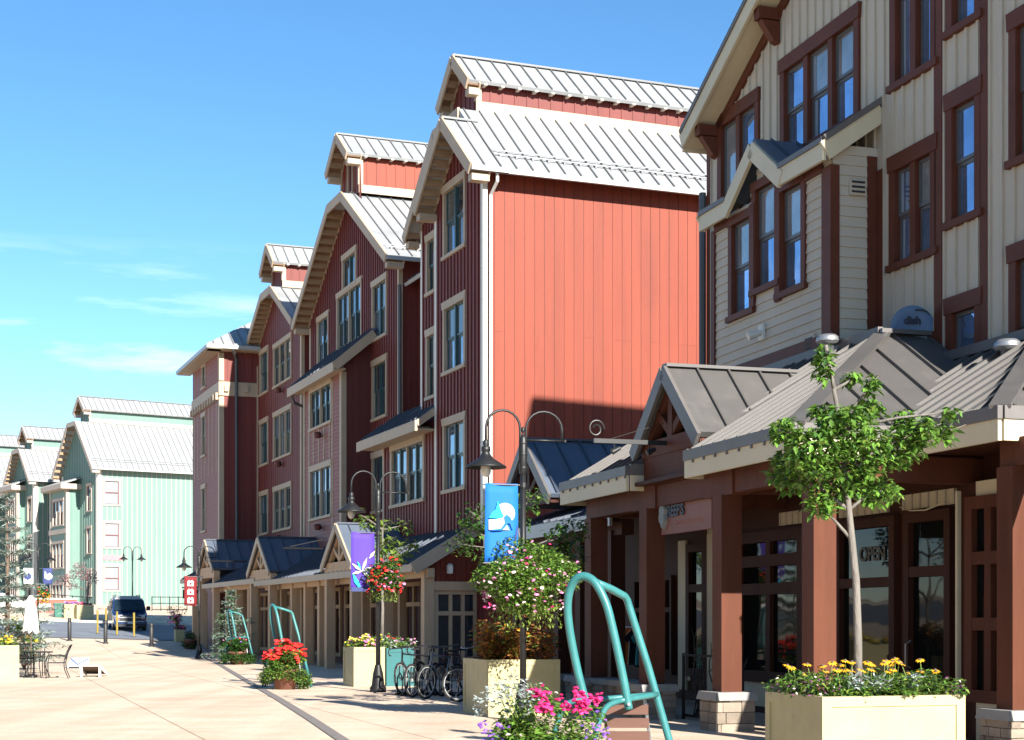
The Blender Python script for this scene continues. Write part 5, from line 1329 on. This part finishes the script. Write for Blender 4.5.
for s in (-1.2, 1.2): q.tube([(s,-.25,.03),(s,.25,.03)], .018, 6); q.tube([(s,0,.03),(s,0,1.5)], .016, 6)
q.tube([(-1.2,0,1.5),(1.2,0,1.5)], .016, 6); q.build('rail', M['steel'], t)
for k, (lb, mm) in enumerate((('grey violet shirt at the far end of the clothes rail','cloth3'),('deep blue shirt on the clothes rail beside the grey violet one','cloth4'),('orange shirt in the middle of the clothes rail','cloth1'),('black shirt between orange and teal ones on the rail','bikeblack'),('teal shirt at the near end of the clothes rail','cloth2'))):
    t = thing('shirt', lb, 'shirt', T.w(12.5-k*.42, .9, .72), T.rot, 'clothes hanging on the rail'); q = MB(); pts = [(-.02,.76),(-.1,.74),(-.27,.58),(-.22,.46),(-.15,.52),(-.17,.0),(.17,.02),(.15,.52),(.22,.46),(.27,.58),(.1,.74),(.02,.76)]
    q.hull([(.03*math.sin(z*9), x, z) for x, z in pts], [(.06+.03*math.sin(z*9+1), x*.94, z) for x, z in pts]); q.tube([(.03,0,.74),(.03,0,.8)], .006, 4); q.build('garment', M[mm], t)
t = thing('hanging_sign', 'small dark shop sign on a bracket at the far corner of the arcade', 'sign', R.w(38.6,.9), R.rot); q = MB(); q.box(-.02,.03,.2,1.15,2.75,3.2); q.build('board', M['timber_dark'], t); q = MB(); q.tube([(0,-.4,3.3),(0,1.2,3.3)], .03, 6); q.build('bar', M['black'], t)
t = thing('sign_bracket', 'thin black iron bracket on the beige arcade above the small spruce', 'bracket', R.w(20.6,2.5,4.0), R.rot); q = MB(); q.tube([(0,0,0),(0,1.5,0)], .03, 6); q.tube([(0,.5,-.03),(0,.5,-.22)], .02, 6); q.tube([(0,.8,-.03),(0,.8,-.22)], .02, 6); q.build('bar', M['black'], t)
t = thing('sign_bracket', 'thin black iron bracket on the beige arcade gable beside the violet banner', 'bracket', R.w(8.55,2.5,4.0), R.rot); q = MB(); q.tube([(0,0,0),(0,1.3,0)], .03, 6); q.tube([(0,0,.3),(0,1.1,.05)], .014, 5); q.build('bar', M['black'], t)

# ------------------------------------------------------------------ cafe furniture and games at the left
def cafe_chair(label, loc, rot, first=None):
    if first: c_ = copy_tree(first); c_.location = loc; c_.rotation_euler = (0,0,rot); c_['label'] = label; return c_
    t = thing('cafe_chair', label, 'chair', loc, rot, 'black metal cafe chairs')
    q = MB(); q.box(-.24,.24,-.22,.24,.43,.45); q.build('seat', M['black'], t)
    for x in (-.24,.24):
        q = MB(); q.tube([(x,-.24,0),(x,-.25,.44),(x,-.2,.64),(x,.1,.66),(x,.26,.62)], .014, 6); q.build('leg', M['black'], t)
        q = MB(); q.tube([(x,.36,0),(x,.26,.25),(x,.24,.45),(x,.3,.7),(x,.4,.92)], .014, 6); q.build('leg', M['black'], t)
    q = MB(); q.tube([(-.24,.4,.92),(0,.43,.95),(.24,.4,.92)], .014, 6); q.tube([(-.24,.26,.55),(.24,.26,.55)], .012, 6)
    for k in range(7): x = -.18+k*.06; q.tube([(x,.26,.55),(x,.41,.935)], .006, 4)
    q.build('backrest', M['black'], t); return t
cc = cafe_chair('black metal cafe chair on the right of the small table', gp(56, 44.2), math.radians(-80))
cafe_chair('black metal cafe chair beside the left planter box', gp(25, 44.4), math.radians(20), cc)
cafe_chair('black metal cafe chair behind the small table', gp(35, 46), math.radians(10), cc)
t = thing('cafe_table', 'small black metal cafe table with closed umbrella pole', 'table', gp(37, 44.6)); q = MB(); q.lathe([(0,.72),(.44,.72),(.45,.735),(.44,.75),(0,.75)], n=22); q.build('table_top', M['black'], t)
for a in (.6, 2.2, 3.7, 5.3): q = MB(); q.tube([(.36*math.cos(a),.36*math.sin(a),.72),(.2*math.cos(a),.2*math.sin(a),.4),(.38*math.cos(a),.38*math.sin(a),0)], .014, 6); q.build('leg', M['black'], t)
def umbrella(label, loc, closed):
    t = thing('parasol', label, 'parasol', loc, 0, 'white canvas parasols'); q = MB(); q.tube([(0,0,0),(0,0,2.45)], .022, 8); q.build('pole', M['darkbark'], t); q = MB(); q.lathe([(.22,0),(.2,.06),(.05,.1)], n=14); q.build('base', M['black'], t)
    q = MB(); n = 24
    if closed:
        for r, z in ((.03,2.5),(.07,2.44),(.12,2.35),(.1,2.28),(.15,2.1),(.19,1.8),(.22,1.5),(.24,1.38)):
            for j in range(n): a = 2*math.pi*j/n; f = 1+.22*math.cos(a*6+z*1.5); q.v.append((r*f*math.cos(a), r*f*math.sin(a), z+(.06*math.cos(a*6) if z < 1.45 else 0)))
        K = 8
    else:
        for r, z in ((.03,2.6),(.6,2.45),(1.2,2.22),(1.22,2.04)):
            for j in range(n): a = 2*math.pi*j/n; f = 1+.03*math.cos(a*8); q.v.append((r*f*math.cos(a), r*f*math.sin(a), z+(.04*math.cos(a*16) if z < 2.1 else 0)))
        K = 4
    for k in range(K-1):
        for j in range(n): l = (j+1) % n; q.f.append((k*n+j,k*n+l,(k+1)*n+l,(k+1)*n+j)); q.m.append(0)
    if closed: t.scale = (.85,.85,.94)
    o = q.build('canopy', M['canvas'], t, True); md = o.modifiers.new('thickness','SOLIDIFY'); md.thickness = .012
umbrella('closed white canvas parasol beside the cafe table', gp(31, 44.8), True)
umbrella('open white canvas parasol behind the spruce at the left edge', gp(-8, 50), False)
def cornhole(label, loc, rot, first=None):
    if first: c_ = copy_tree(first); c_.location = loc; c_.rotation_euler = (0,0,rot); c_['label'] = label; return c_
    t = thing('bean_bag_board', label, 'game board', loc, rot, 'bean bag toss boards'); W, L, h0, h1 = .31, 1.2, .06, .32
    q = MB(); q.hull([(-W,0,h0),(W,0,h0),(W,L,h1),(-W,L,h1)], [(-W,0,h0+.02),(W,0,h0+.02),(W,L,h1+.02),(-W,L,h1+.02)])
    for x0, x1 in ((-W,-W+.02),(W-.02,W)): q.hull([(x0,0,h0-.05),(x1,0,h0-.05),(x1,L,h1-.09),(x0,L,h1-.09)], [(x0,0,h0),(x1,0,h0),(x1,L,h1),(x0,L,h1)])
    q.build('deck', M['boardwhite'], t)
    q = MB(); q.hull([(-W+.03,.05,h0-.012+.01),(W-.03,.05,h0-.002),(W-.03,L-.03,h1-.012),(-W+.03,L-.03,h1-.012)], [(-W+.03,.05,h0-.006),(W-.03,.05,h0-.001),(W-.03,L-.03,h1-.004),(-W+.03,L-.03,h1-.004)]); q.build('underside', M['darkbark'], t)
    f = lambda y: h0+.022+(h1-h0)*y/L
    for sg in (-1,1):
        q = MB(); q.hull([(sg*.3,.9,f(.9)),(sg*.3,1.12,f(1.12)),(0,.32,f(.32)),(0,.1,f(.1))], [(sg*.3,.9,f(.9)+.004),(sg*.3,1.12,f(1.12)+.004),(0,.32,f(.32)+.004),(0,.1,f(.1)+.004)]); q.build('stripe', M['boardblue'], t)
    q = MB(); q.lathe([(.075,.0),(.075,.004),(0,.005)], (0,.98,f(.98)+.004), 14); q.build('hole', M['vandark'], t)
    for x in (-W+.05, W-.05): q = MB(); q.beam((x,L-.06,0),(x,L-.06,h1), .04,.06); q.build('leg', M['boardwhite'], t)
    return t
ch = cornhole('white bean bag board with blue chevron facing the viewer', gp(77, 53.2), math.radians(10))
cornhole('white bean bag board turned away with its open dark back showing', gp(97, 46.2), math.radians(186), ch)

# ------------------------------------------------------------------ bollards, van, far street pieces
def bollard(label, loc, first=None):
    if first: c_ = copy_tree(first); c_.location = loc; c_['label'] = label; return c_
    t = thing('bollard', label, 'bollard', loc, 0, 'dark bollards across the street'); q = MB(); q.lathe([(.15,0),(.15,.05),(.1,.07),(.1,1.12),(.085,1.17),(.03,1.19),(0,1.19)], n=14); q.build('shaft', M['bollard'], t, True); q = MB(); q.lathe([(.102,.98),(.104,.98),(.104,1.04),(.102,1.04)], n=14); q.build('band', M['polegrey'], t); return t
bo = bollard('dark bollard standing alone left of the van', gp(69.5, 80)); bollard('dark bollard in front of a yellow post left of the van', gp(105.5, 79), bo); bollard('dark bollard at the right front corner of the van', gp(151.5, 78), bo)
def ypost(label, loc, first=None):
    if first: c_ = copy_tree(first); c_.location = loc; c_['label'] = label; return c_
    t = thing('marker_post', label, 'post', loc, 0, 'thin yellow posts near the van'); q = MB(); q.tube([(0,0,.04),(0,0,1.35)], .055, 10); q.build('tube', M['yellowpost'], t); q = MB(); q.lathe([(.14,0),(.12,.05),(.06,.06)], n=12); q.build('foot', M['vandark'], t); return t
yp = ypost('yellow post at the left of the row in front of the van', gp(97.5, 88)); ypost('yellow post behind the dark bollard left of the van', gp(106, 91), yp); ypost('yellow post before the left headlight of the van', gp(117, 86.5), yp); ypost('yellow post before the middle of the van', gp(134, 85), yp)
def van():
    t = thing('van', 'dark blue van parked facing the viewer behind the bollards and yellow posts', 'van', gp(130.5, 92.5)+Vector((0,0,.0)), math.radians(-72))
    # local: x forward (front at 0), y left, z up
    secs = [(0.0,.86,.42,.62,.62),(-.12,.96,.36,.95,.95),(-.7,1.0,.34,1.08,1.1),(-1.05,1.0,.34,1.14,1.2),(-1.75,1.0,.34,1.18,2.0),(-2.2,1.0,.34,1.2,2.1),(-4.8,1.0,.34,1.2,2.1),(-5.35,.98,.4,1.2,1.95)]
    q = MB(); n = 10
    for x, w, z0, zb, zt in secs:
        wt = w-.16*max(0,min(1,(zt-zb)/.9))
        half = [(w*.92,z0),(w,z0+.12),(w,zb-.06),(w-.02,zb),(wt+.02,zt-.1)]
        for y, z in half: q.v.append((x,y,z))
        q.v[-1] = (x, wt+.02, max(zt-.1, zb+.005)); 
        for y, z in reversed(half): q.v.append((x,-y,z))
        q.v[-5] = (x, -wt-.02, max(zt-.1, zb+.005))
    for k in range(len(secs)-1):
        for j in range(n):
            l = (j+1) % n; 
            q.f.append((k*n+j,k*n+l,(k+1)*n+l,(k+1)*n+j)); q.m.append(0)
    q.f.append(tuple(range(n))); q.m.append(0); q.f.append(tuple(reversed(range((len(secs)-1)*n, len(secs)*n)))); q.m.append(0)
    # a crown for the roof
    bd = q.build('body', [M['vanblue']], t); bd.data.polygons.foreach_set('use_smooth', [False]*len(bd.data.polygons))
    bv = bd.modifiers.new('soft', 'BEVEL'); bv.width = .05; bv.segments = 2; bv.limit_method = 'ANGLE'; bv.angle_limit = .4
    q = MB(); q.hull([(-1.8,-.8,1.93),(-1.8,.8,1.93),(-5.2,.8,1.93),(-5.2,-.8,1.93)], [(-1.95,-.66,2.14),(-1.95,.66,2.14),(-5.1,.66,2.14),(-5.1,-.66,2.14)]); q.build('roof', M['gutter'], t)
    for y in (-.7,.7): q = MB(); q.tube([(-2,y,2.1),(-2.1,y,2.2),(-4.9,y,2.2),(-5,y,2.1)], .02, 6); q.build('roof_rail', M['vandark'], t)
    q = MB(); q.hull([(-1.06,-.88,1.24),(-1.06,.88,1.24),(-1.7,.78,1.88),(-1.7,-.78,1.88)], [(-1.03,-.88,1.26),(-1.03,.88,1.26),(-1.67,.78,1.9),(-1.67,-.78,1.9)]); q.build('windscreen', M['vanglass'], t)
    for sg in (-1,1):
        q = MB(); y = sg*1.0; q.hull([(-1.45,y,1.26),(-2.4,y,1.26),(-2.4,sg*.9,1.86),(-1.85,sg*.9,1.86)], [(-1.45,y+sg*.02,1.26),(-2.4,y+sg*.02,1.26),(-2.4,sg*.92,1.86),(-1.85,sg*.92,1.86)]); q.build('side_window', M['vanglass'], t)
        q = MB(); q.hull([(-2.55,y,1.26),(-5.0,y,1.26),(-5.0,sg*.9,1.86),(-2.55,sg*.9,1.86)], [(-2.55,y+sg*.02,1.26),(-5.0,y+sg*.02,1.26),(-5.0,sg*.92,1.86),(-2.55,sg*.92,1.86)]); q.build('side_window', M['vanglass'], t)
        q = MB(); q.box(.02,.07,sg*.45 if sg > 0 else -.84,.84 if sg > 0 else -.45,.78,.98); q.v = [(x-.13, y_, z) for x, y_, z in q.v]; q.build('headlight', M['headlamp'], t)
        q = MB(); q.box(-.1,-.04,min(sg*.5,sg*.86),max(sg*.5,sg*.86),.68,.77); q.build('indicator', M['amber'], t)
        q = MB(); q.hull([(-1.3,sg*1.02,1.25),(-1.3,sg*1.26,1.27),(-1.3,sg*1.26,1.52),(-1.3,sg*1.04,1.5)], [(-1.42,sg*1.02,1.25),(-1.42,sg*1.24,1.27),(-1.42,sg*1.24,1.52),(-1.42,sg*1.04,1.5)]); q.build('mirror', M['vandark'], t)
        for x in (-.95,-4.35):
            q = MB(); q.lathe([(.0,-.11),(.3,-.11),(.36,-.08),(.36,.08),(.3,.11),(0,.11)], n=22); q.v = [(a+x, c_*1+sg*.86, b_+.36) for a, b_, c_ in q.v]; wl = q.build('wheel', M['rubber'], t)
            q = MB(); q.lathe([(0,.0),(.2,.0),(.21,.02),(0,.04)], n=16); q.v = [(a+x, sg*(.975)+sg*c_, b_+.36) for a, b_, c_ in q.v]; q.build('rim', M['chrome'], wl)
    q = MB(); q.box(-.06,.0,-.62,.62,.6,.95); q.build('grille', M['vandark'], t)
    q = MB(); q.box(-.05,.03,-.84,.84,.8,.86); q.build('grille_bar', M['gutter'], t)
    q = MB(); q.box(-.12,.1,-.95,.95,.44,.6); q.box(-.1,.06,-.9,.9,.3,.44,1); q.build('bumper', [M['vanblue'], M['vandark']], t)
    q = MB(); q.box(.03,.105,-.8,.8,.575,.615); q.build('bumper_trim', M['gutter'], t)
    q = MB(); q.box(.1,.115,-.17,.17,.46,.57); q.build('number_plate', M['b_white'], t)
    for sg in (-1,1): q = MB(); q.tube([(-1.04,sg*.1,1.29),(-1.2,sg*.5,1.44)], .012, 4); q.build('wiper', M['vandark'], t)
van()
t = thing('litter_bin', 'dark green bin beside the olive planter box near the green houses', 'bin', gp(59.5, 105.5), .4); q = MB(); q.hull([(-.32,-.32,0),(.32,-.32,0),(.32,.32,0),(-.32,.32,0)], [(-.36,-.36,.85),(.36,-.36,.85),(.36,.36,.85),(-.36,.36,.85)]); q.build('body', M['bin'], t); q = MB(); q.box(-.39,.39,-.39,.39,.85,.95); q.build('lid', M['bin'], t)
t = thing('brick_wall', 'low red brick wall with a white plaque in front of the green houses', 'wall', gp(52, 110), .35); q = MB(); q.box(-1.2,1.7,0,.35,-.3,.95); q.build('brickwork', M['brick'], t); q = MB(); q.box(-1.25,1.75,-.05,.4,.95,1.05); q.build('cap', M['concrete'], t); q = MB(); q.box(-.9,-.1,-.03,0,.3,.65); q.build('plaque', M['b_white'], t)
def fence(label, p, q_, n, h=1.05):
    t = thing('railing', label, 'railing', p); d = q_-p; m = MB()
    for zz in (h, h*.55, .12): m.tube([Vector((0,0,zz)), d+Vector((0,0,zz))], .03, 5)
    m.build('rails', M['polegrey'], t)
    for k in range(n+1): m = MB(); c_ = d*(k/n); m.tube([c_, c_+Vector((0,0,h+.05))], .035, 6); m.build('post', M['polegrey'], t)
fence('grey metal railing at the foot of the sunlit green wall', gp(152, 118), gp(187, 120), 4)
fence('grey metal railing in front of the green houses left of the van', gp(44, 116), gp(92, 113), 5)

# ------------------------------------------------------------------ building across the street, out of view, seen only in the shop glass
t = thing('teal_building', 'teal clapboard building across the street, mirrored in the shop windows', 'building', (-19.5, 8, 0), math.radians(90+17)); w = MB()
wall(w, street(0), [(-12, 8), (26, 8)], -.2, [(k, k+1.4, 1, 3.2) for k in range(-11, 25, 3)], 0, None, 0, (.3, .03)); w.build('wall', M['tealbox'], t)
w = MB(); w.box(-12,26,-9,-.2,-.2,8); w.box(-12,26,-9,-.12,.9,3.3,1); w.build('core', [M['greentrim'], M['glass_dark']], t)
for k in range(-11, 25, 3): w = MB(); w.box(k-.6,k-.35,.9,1.15,0,3.6); w.build('post', M['greentrim'], t)
r = MB(); roof(r, [(-12.5,.6,7.9),(26.5,.6,7.9),(26.5,-4.5,11),(-12.5,-4.5,11)], .12, 3); roof(r, [(-12.5,1.6,3.6),(26.5,1.6,3.6),(26.5,0,4.4),(-12.5,0,4.4)], .12, 3); r.build('roof', SR, t)
# ------------------------------------------------------------------ ground, road, sky, light, camera
def ground_mat():
    m = bpy.data.materials.new('buff paving'); m.use_nodes = True
    nt = m.node_tree; N = nt.nodes; L = nt.links; b = N['Principled BSDF']; b.inputs['Roughness'].default_value = .85; b.inputs['Specular IOR Level'].default_value = .25
    tc = N.new('ShaderNodeTexCoord'); mp = N.new('ShaderNodeMapping'); mp.inputs['Rotation'].default_value = (0,0,math.radians(-19)); L.new(tc.outputs['Object'], mp.inputs['Vector'])
    def noise(sc, det, lo, hi, c0, c1):
        n = N.new('ShaderNodeTexNoise'); n.inputs['Scale'].default_value = sc; n.inputs['Detail'].default_value = det; L.new(tc.outputs['Object'], n.inputs['Vector'])
        r = N.new('ShaderNodeValToRGB'); r.color_ramp.elements[0].position = lo; r.color_ramp.elements[1].position = hi
        r.color_ramp.elements[0].color = (*c0,1); r.color_ramp.elements[1].color = (*c1,1); L.new(n.outputs['Fac'], r.inputs['Fac']); return r
    base = noise(.22, 8, .3, .7, (.57,.45,.345), (.66,.535,.415))
    spk = noise(14, 4, .3, .75, (.86,.86,.86), (1.06,1.06,1.06))
    stn = noise(.9, 7, .42, .62, (1,1,1), (.92,.90,.87))
    def mul(a, c):
        x = N.new('ShaderNodeMix'); x.data_type = 'RGBA'; x.blend_type = 'MULTIPLY'; x.inputs[0].default_value = 1
        L.new(a, x.inputs[6]); L.new(c, x.inputs[7]); return x.outputs[2]
    br = N.new('ShaderNodeTexBrick'); br.offset = 0; L.new(mp.outputs['Vector'], br.inputs['Vector'])
    br.inputs['Scale'].default_value = 1; br.inputs['Brick Width'].default_value = 3.0; br.inputs['Row Height'].default_value = 3.0; br.inputs['Mortar Size'].default_value = .016
    br.inputs['Color1'].default_value = (1,1,1,1); br.inputs['Color2'].default_value = (.95,.95,.94,1); br.inputs['Mortar'].default_value = (.5,.46,.41,1)
    col = mul(mul(mul(base.outputs[0], spk.outputs[0]), stn.outputs[0]), br.outputs['Color'])
    # spots, drips and long worn tracks
    vo = N.new('ShaderNodeTexVoronoi'); vo.inputs['Scale'].default_value = 1.5; L.new(tc.outputs['Object'], vo.inputs['Vector'])
    rv = N.new('ShaderNodeValToRGB'); rv.color_ramp.elements[0].position = .03; rv.color_ramp.elements[1].position = .055; rv.color_ramp.elements[0].color = (.72,.70,.68,1); rv.color_ramp.elements[1].color = (1,1,1,1); L.new(vo.outputs['Distance'], rv.inputs['Fac'])
    m2_ = N.new('ShaderNodeMapping'); m2_.inputs['Rotation'].default_value = (0,0,math.radians(-16)); m2_.inputs['Scale'].default_value = (1.2,.05,1); L.new(tc.outputs['Object'], m2_.inputs['Vector'])
    n3 = N.new('ShaderNodeTexNoise'); n3.inputs['Scale'].default_value = 1.0; n3.inputs['Detail'].default_value = 5; L.new(m2_.outputs['Vector'], n3.inputs['Vector'])
    rt = N.new('ShaderNodeValToRGB'); rt.color_ramp.elements[0].position = .38; rt.color_ramp.elements[1].position = .6; rt.color_ramp.elements[0].color = (.9,.89,.88,1); rt.color_ramp.elements[1].color = (1.03,1.03,1.03,1); L.new(n3.outputs['Fac'], rt.inputs['Fac'])
    col = mul(mul(col, rv.outputs[0]), rt.outputs[0])
    L.new(col, b.inputs['Base Color'])
    bp = N.new('ShaderNodeBump'); bp.inputs['Strength'].default_value = .25; bp.inputs['Distance'].default_value = .02
    n = N.new('ShaderNodeTexNoise'); n.inputs['Scale'].default_value = 30; L.new(tc.outputs['Object'], n.inputs['Vector']); L.new(n.outputs['Fac'], bp.inputs['Height']); L.new(bp.outputs['Normal'], b.inputs['Normal'])
    return m
def sheet(name, xs, ys, m, dz=0.0):
    g = MB(); nx, ny = len(xs), len(ys)
    g.v = [(x, y, ground_z(x, y)+dz) for y in ys for x in xs]
    for j in range(ny-1):
        for i in range(nx-1): g.f.append((j*nx+i, j*nx+i+1, (j+1)*nx+i+1, (j+1)*nx+i)); g.m.append(0)
    return structure(g.build(name, m, None, True))
fr = lambda a, b, st: [a+st*k for k in range(int((b-a)/st)+1)]
sheet('ground', [-1500,-700,-350,-200]+fr(-140,60,2)+[120,300,700,1500], [-300,-100,-40]+fr(-20,220,2)+[300,500,1000,2500], ground_mat())
# cross street of blue grey asphalt, with a kerb behind it
def follow(name, us0, us1, m, dz, step=1.5):
    """strip between two lines given as functions x -> y, draped on the ground"""
    xs = fr(-75, -9, step); rows = 8; g = MB()
    for j in range(rows+1):
        for x in xs:
            y = us0(x)+(us1(x)-us0(x))*j/rows; g.v.append((x, y, ground_z(x, y)+dz))
    n = len(xs)
    for j in range(rows):
        for i in range(n-1): g.f.append((j*n+i, j*n+i+1, (j+1)*n+i+1, (j+1)*n+i)); g.m.append(0)
    return structure(g.build(name, m, None, True))
near = lambda x: 82.5+(x+22)*.10
far = lambda x: 101.0+(x+22)*.10
follow('road', near, far, M['asphalt'], .03)
k = MB()
xs = fr(-75, -9, 3)
for a, c in zip(xs, xs[1:]):
    A = Vector((a, far(a)+.1, ground_z(a, far(a))+.06)); B = Vector((c, far(c)+.1, ground_z(c, far(c))+.06)); k.beam(A, B, .25, .2)
structure(k.build('kerb', M['concrete']))
# slot drain along the street
g = MB(); pts = [gp(u, F*HC/(v-620)) for u, v in ((183,645),(215,662),(245,680),(280,700),(312,720),(345,742))]
for a, c in zip(pts, pts[1:]):
    d = (c-a).normalized(); sdv = Vector((d.y, -d.x, 0)); up = Vector((0,0,.012))
    g.poly([a-sdv*.09+up, c-sdv*.09+up, c+sdv*.09+up, a+sdv*.09+up])
structure(g.build('drain_channel', mat('drain grate', (.17,.15,.14), .8, .2, 8)))

SUN_AZ, SUN_EL = math.radians(28), math.radians(27)     # measured from straight behind the viewer, towards the right
sv = Vector((math.sin(SUN_AZ)*math.cos(SUN_EL), -math.cos(SUN_AZ)*math.cos(SUN_EL), math.sin(SUN_EL)))
li = bpy.data.lights.new('sun', 'SUN'); li.energy = 5.0; li.angle = math.radians(.5); li.color = (1, .945, .86)
lo = bpy.data.objects.new('sun', li); COL.objects.link(lo); lo.rotation_euler = sv.to_track_quat('Z', 'Y').to_euler()
wd = bpy.data.worlds.new('World'); scene.world = wd; wd.use_nodes = True
nt = wd.node_tree; N = nt.nodes; L = nt.links; bg = N['Background']
sky = N.new('ShaderNodeTexSky'); sky.sky_type = 'NISHITA'; sky.sun_disc = False
sky.sun_elevation = SUN_EL; sky.sun_rotation = math.atan2(sv.x, sv.y)
sky.altitude = 2900; sky.air_density = 1.0; sky.dust_density = 0; sky.ozone_density = 1.8
tc = N.new('ShaderNodeTexCoord'); mp = N.new('ShaderNodeMapping'); mp.inputs['Scale'].default_value = (2.6, 2.6, 19); mp.inputs['Location'].default_value = (1.3, .4, 2.55)
L.new(tc.outputs['Generated'], mp.inputs['Vector'])
nz = N.new('ShaderNodeTexNoise'); nz.inputs['Scale'].default_value = 2.2; nz.inputs['Detail'].default_value = 7; nz.inputs['Roughness'].default_value = .55
L.new(mp.outputs['Vector'], nz.inputs['Vector'])
r1 = N.new('ShaderNodeMapRange'); r1.inputs['From Min'].default_value = .50; r1.inputs['From Max'].default_value = .66; r1.clamp = True; L.new(nz.outputs['Fac'], r1.inputs['Value'])
sx = N.new('ShaderNodeSeparateXYZ'); L.new(tc.outputs['Generated'], sx.inputs[0])
r2 = N.new('ShaderNodeMapRange'); r2.inputs['From Min'].default_value = .232; r2.inputs['From Max'].default_value = .2; r2.clamp = True; L.new(sx.outputs['Z'], r2.inputs['Value'])
r3 = N.new('ShaderNodeMapRange'); r3.inputs['From Min'].default_value = -.05; r3.inputs['From Max'].default_value = -.22; r3.clamp = True; L.new(sx.outputs['X'], r3.inputs['Value'])
ml = N.new('ShaderNodeMath'); ml.operation = 'MULTIPLY'; L.new(r1.outputs[0], ml.inputs[0]); L.new(r2.outputs[0], ml.inputs[1])
m2 = N.new('ShaderNodeMath'); m2.operation = 'MULTIPLY'; L.new(ml.outputs[0], m2.inputs[0]); L.new(r3.outputs[0], m2.inputs[1])
m3 = N.new('ShaderNodeMath'); m3.operation = 'MULTIPLY'; m3.inputs[1].default_value = .45; L.new(m2.outputs[0], m3.inputs[0])
mx = N.new('ShaderNodeMix'); mx.data_type = 'RGBA'; L.new(m3.outputs[0], mx.inputs[0]); hs = N.new('ShaderNodeHueSaturation'); hs.inputs['Saturation'].default_value = 1.2; hs.inputs['Hue'].default_value = .494; L.new(sky.outputs[0], hs.inputs['Color']); L.new(hs.outputs[0], mx.inputs[6]); mx.inputs[7].default_value = (7.5, 8.0, 8.6, 1)
L.new(mx.outputs[2], bg.inputs['Color']); bg.inputs['Strength'].default_value = .08

cam = bpy.data.cameras.new('camera'); co = bpy.data.objects.new('camera', cam); COL.objects.link(co)
co.location = (0,0,HC); co.rotation_euler = (math.pi/2, 0, 0)
cam.sensor_width = 36; cam.lens = F/1024*36; cam.shift_y = (HY-370)/1024; cam.clip_end = 6000; cam.clip_start = .1
scene.camera = co
vs = scene.view_settings; vs.view_transform = 'Standard'; vs.look = 'None'; vs.exposure = 1.55; vs.gamma = 1
scene.cycles.max_bounces = 6; scene.cycles.diffuse_bounces = 3; scene.cycles.glossy_bounces = 3
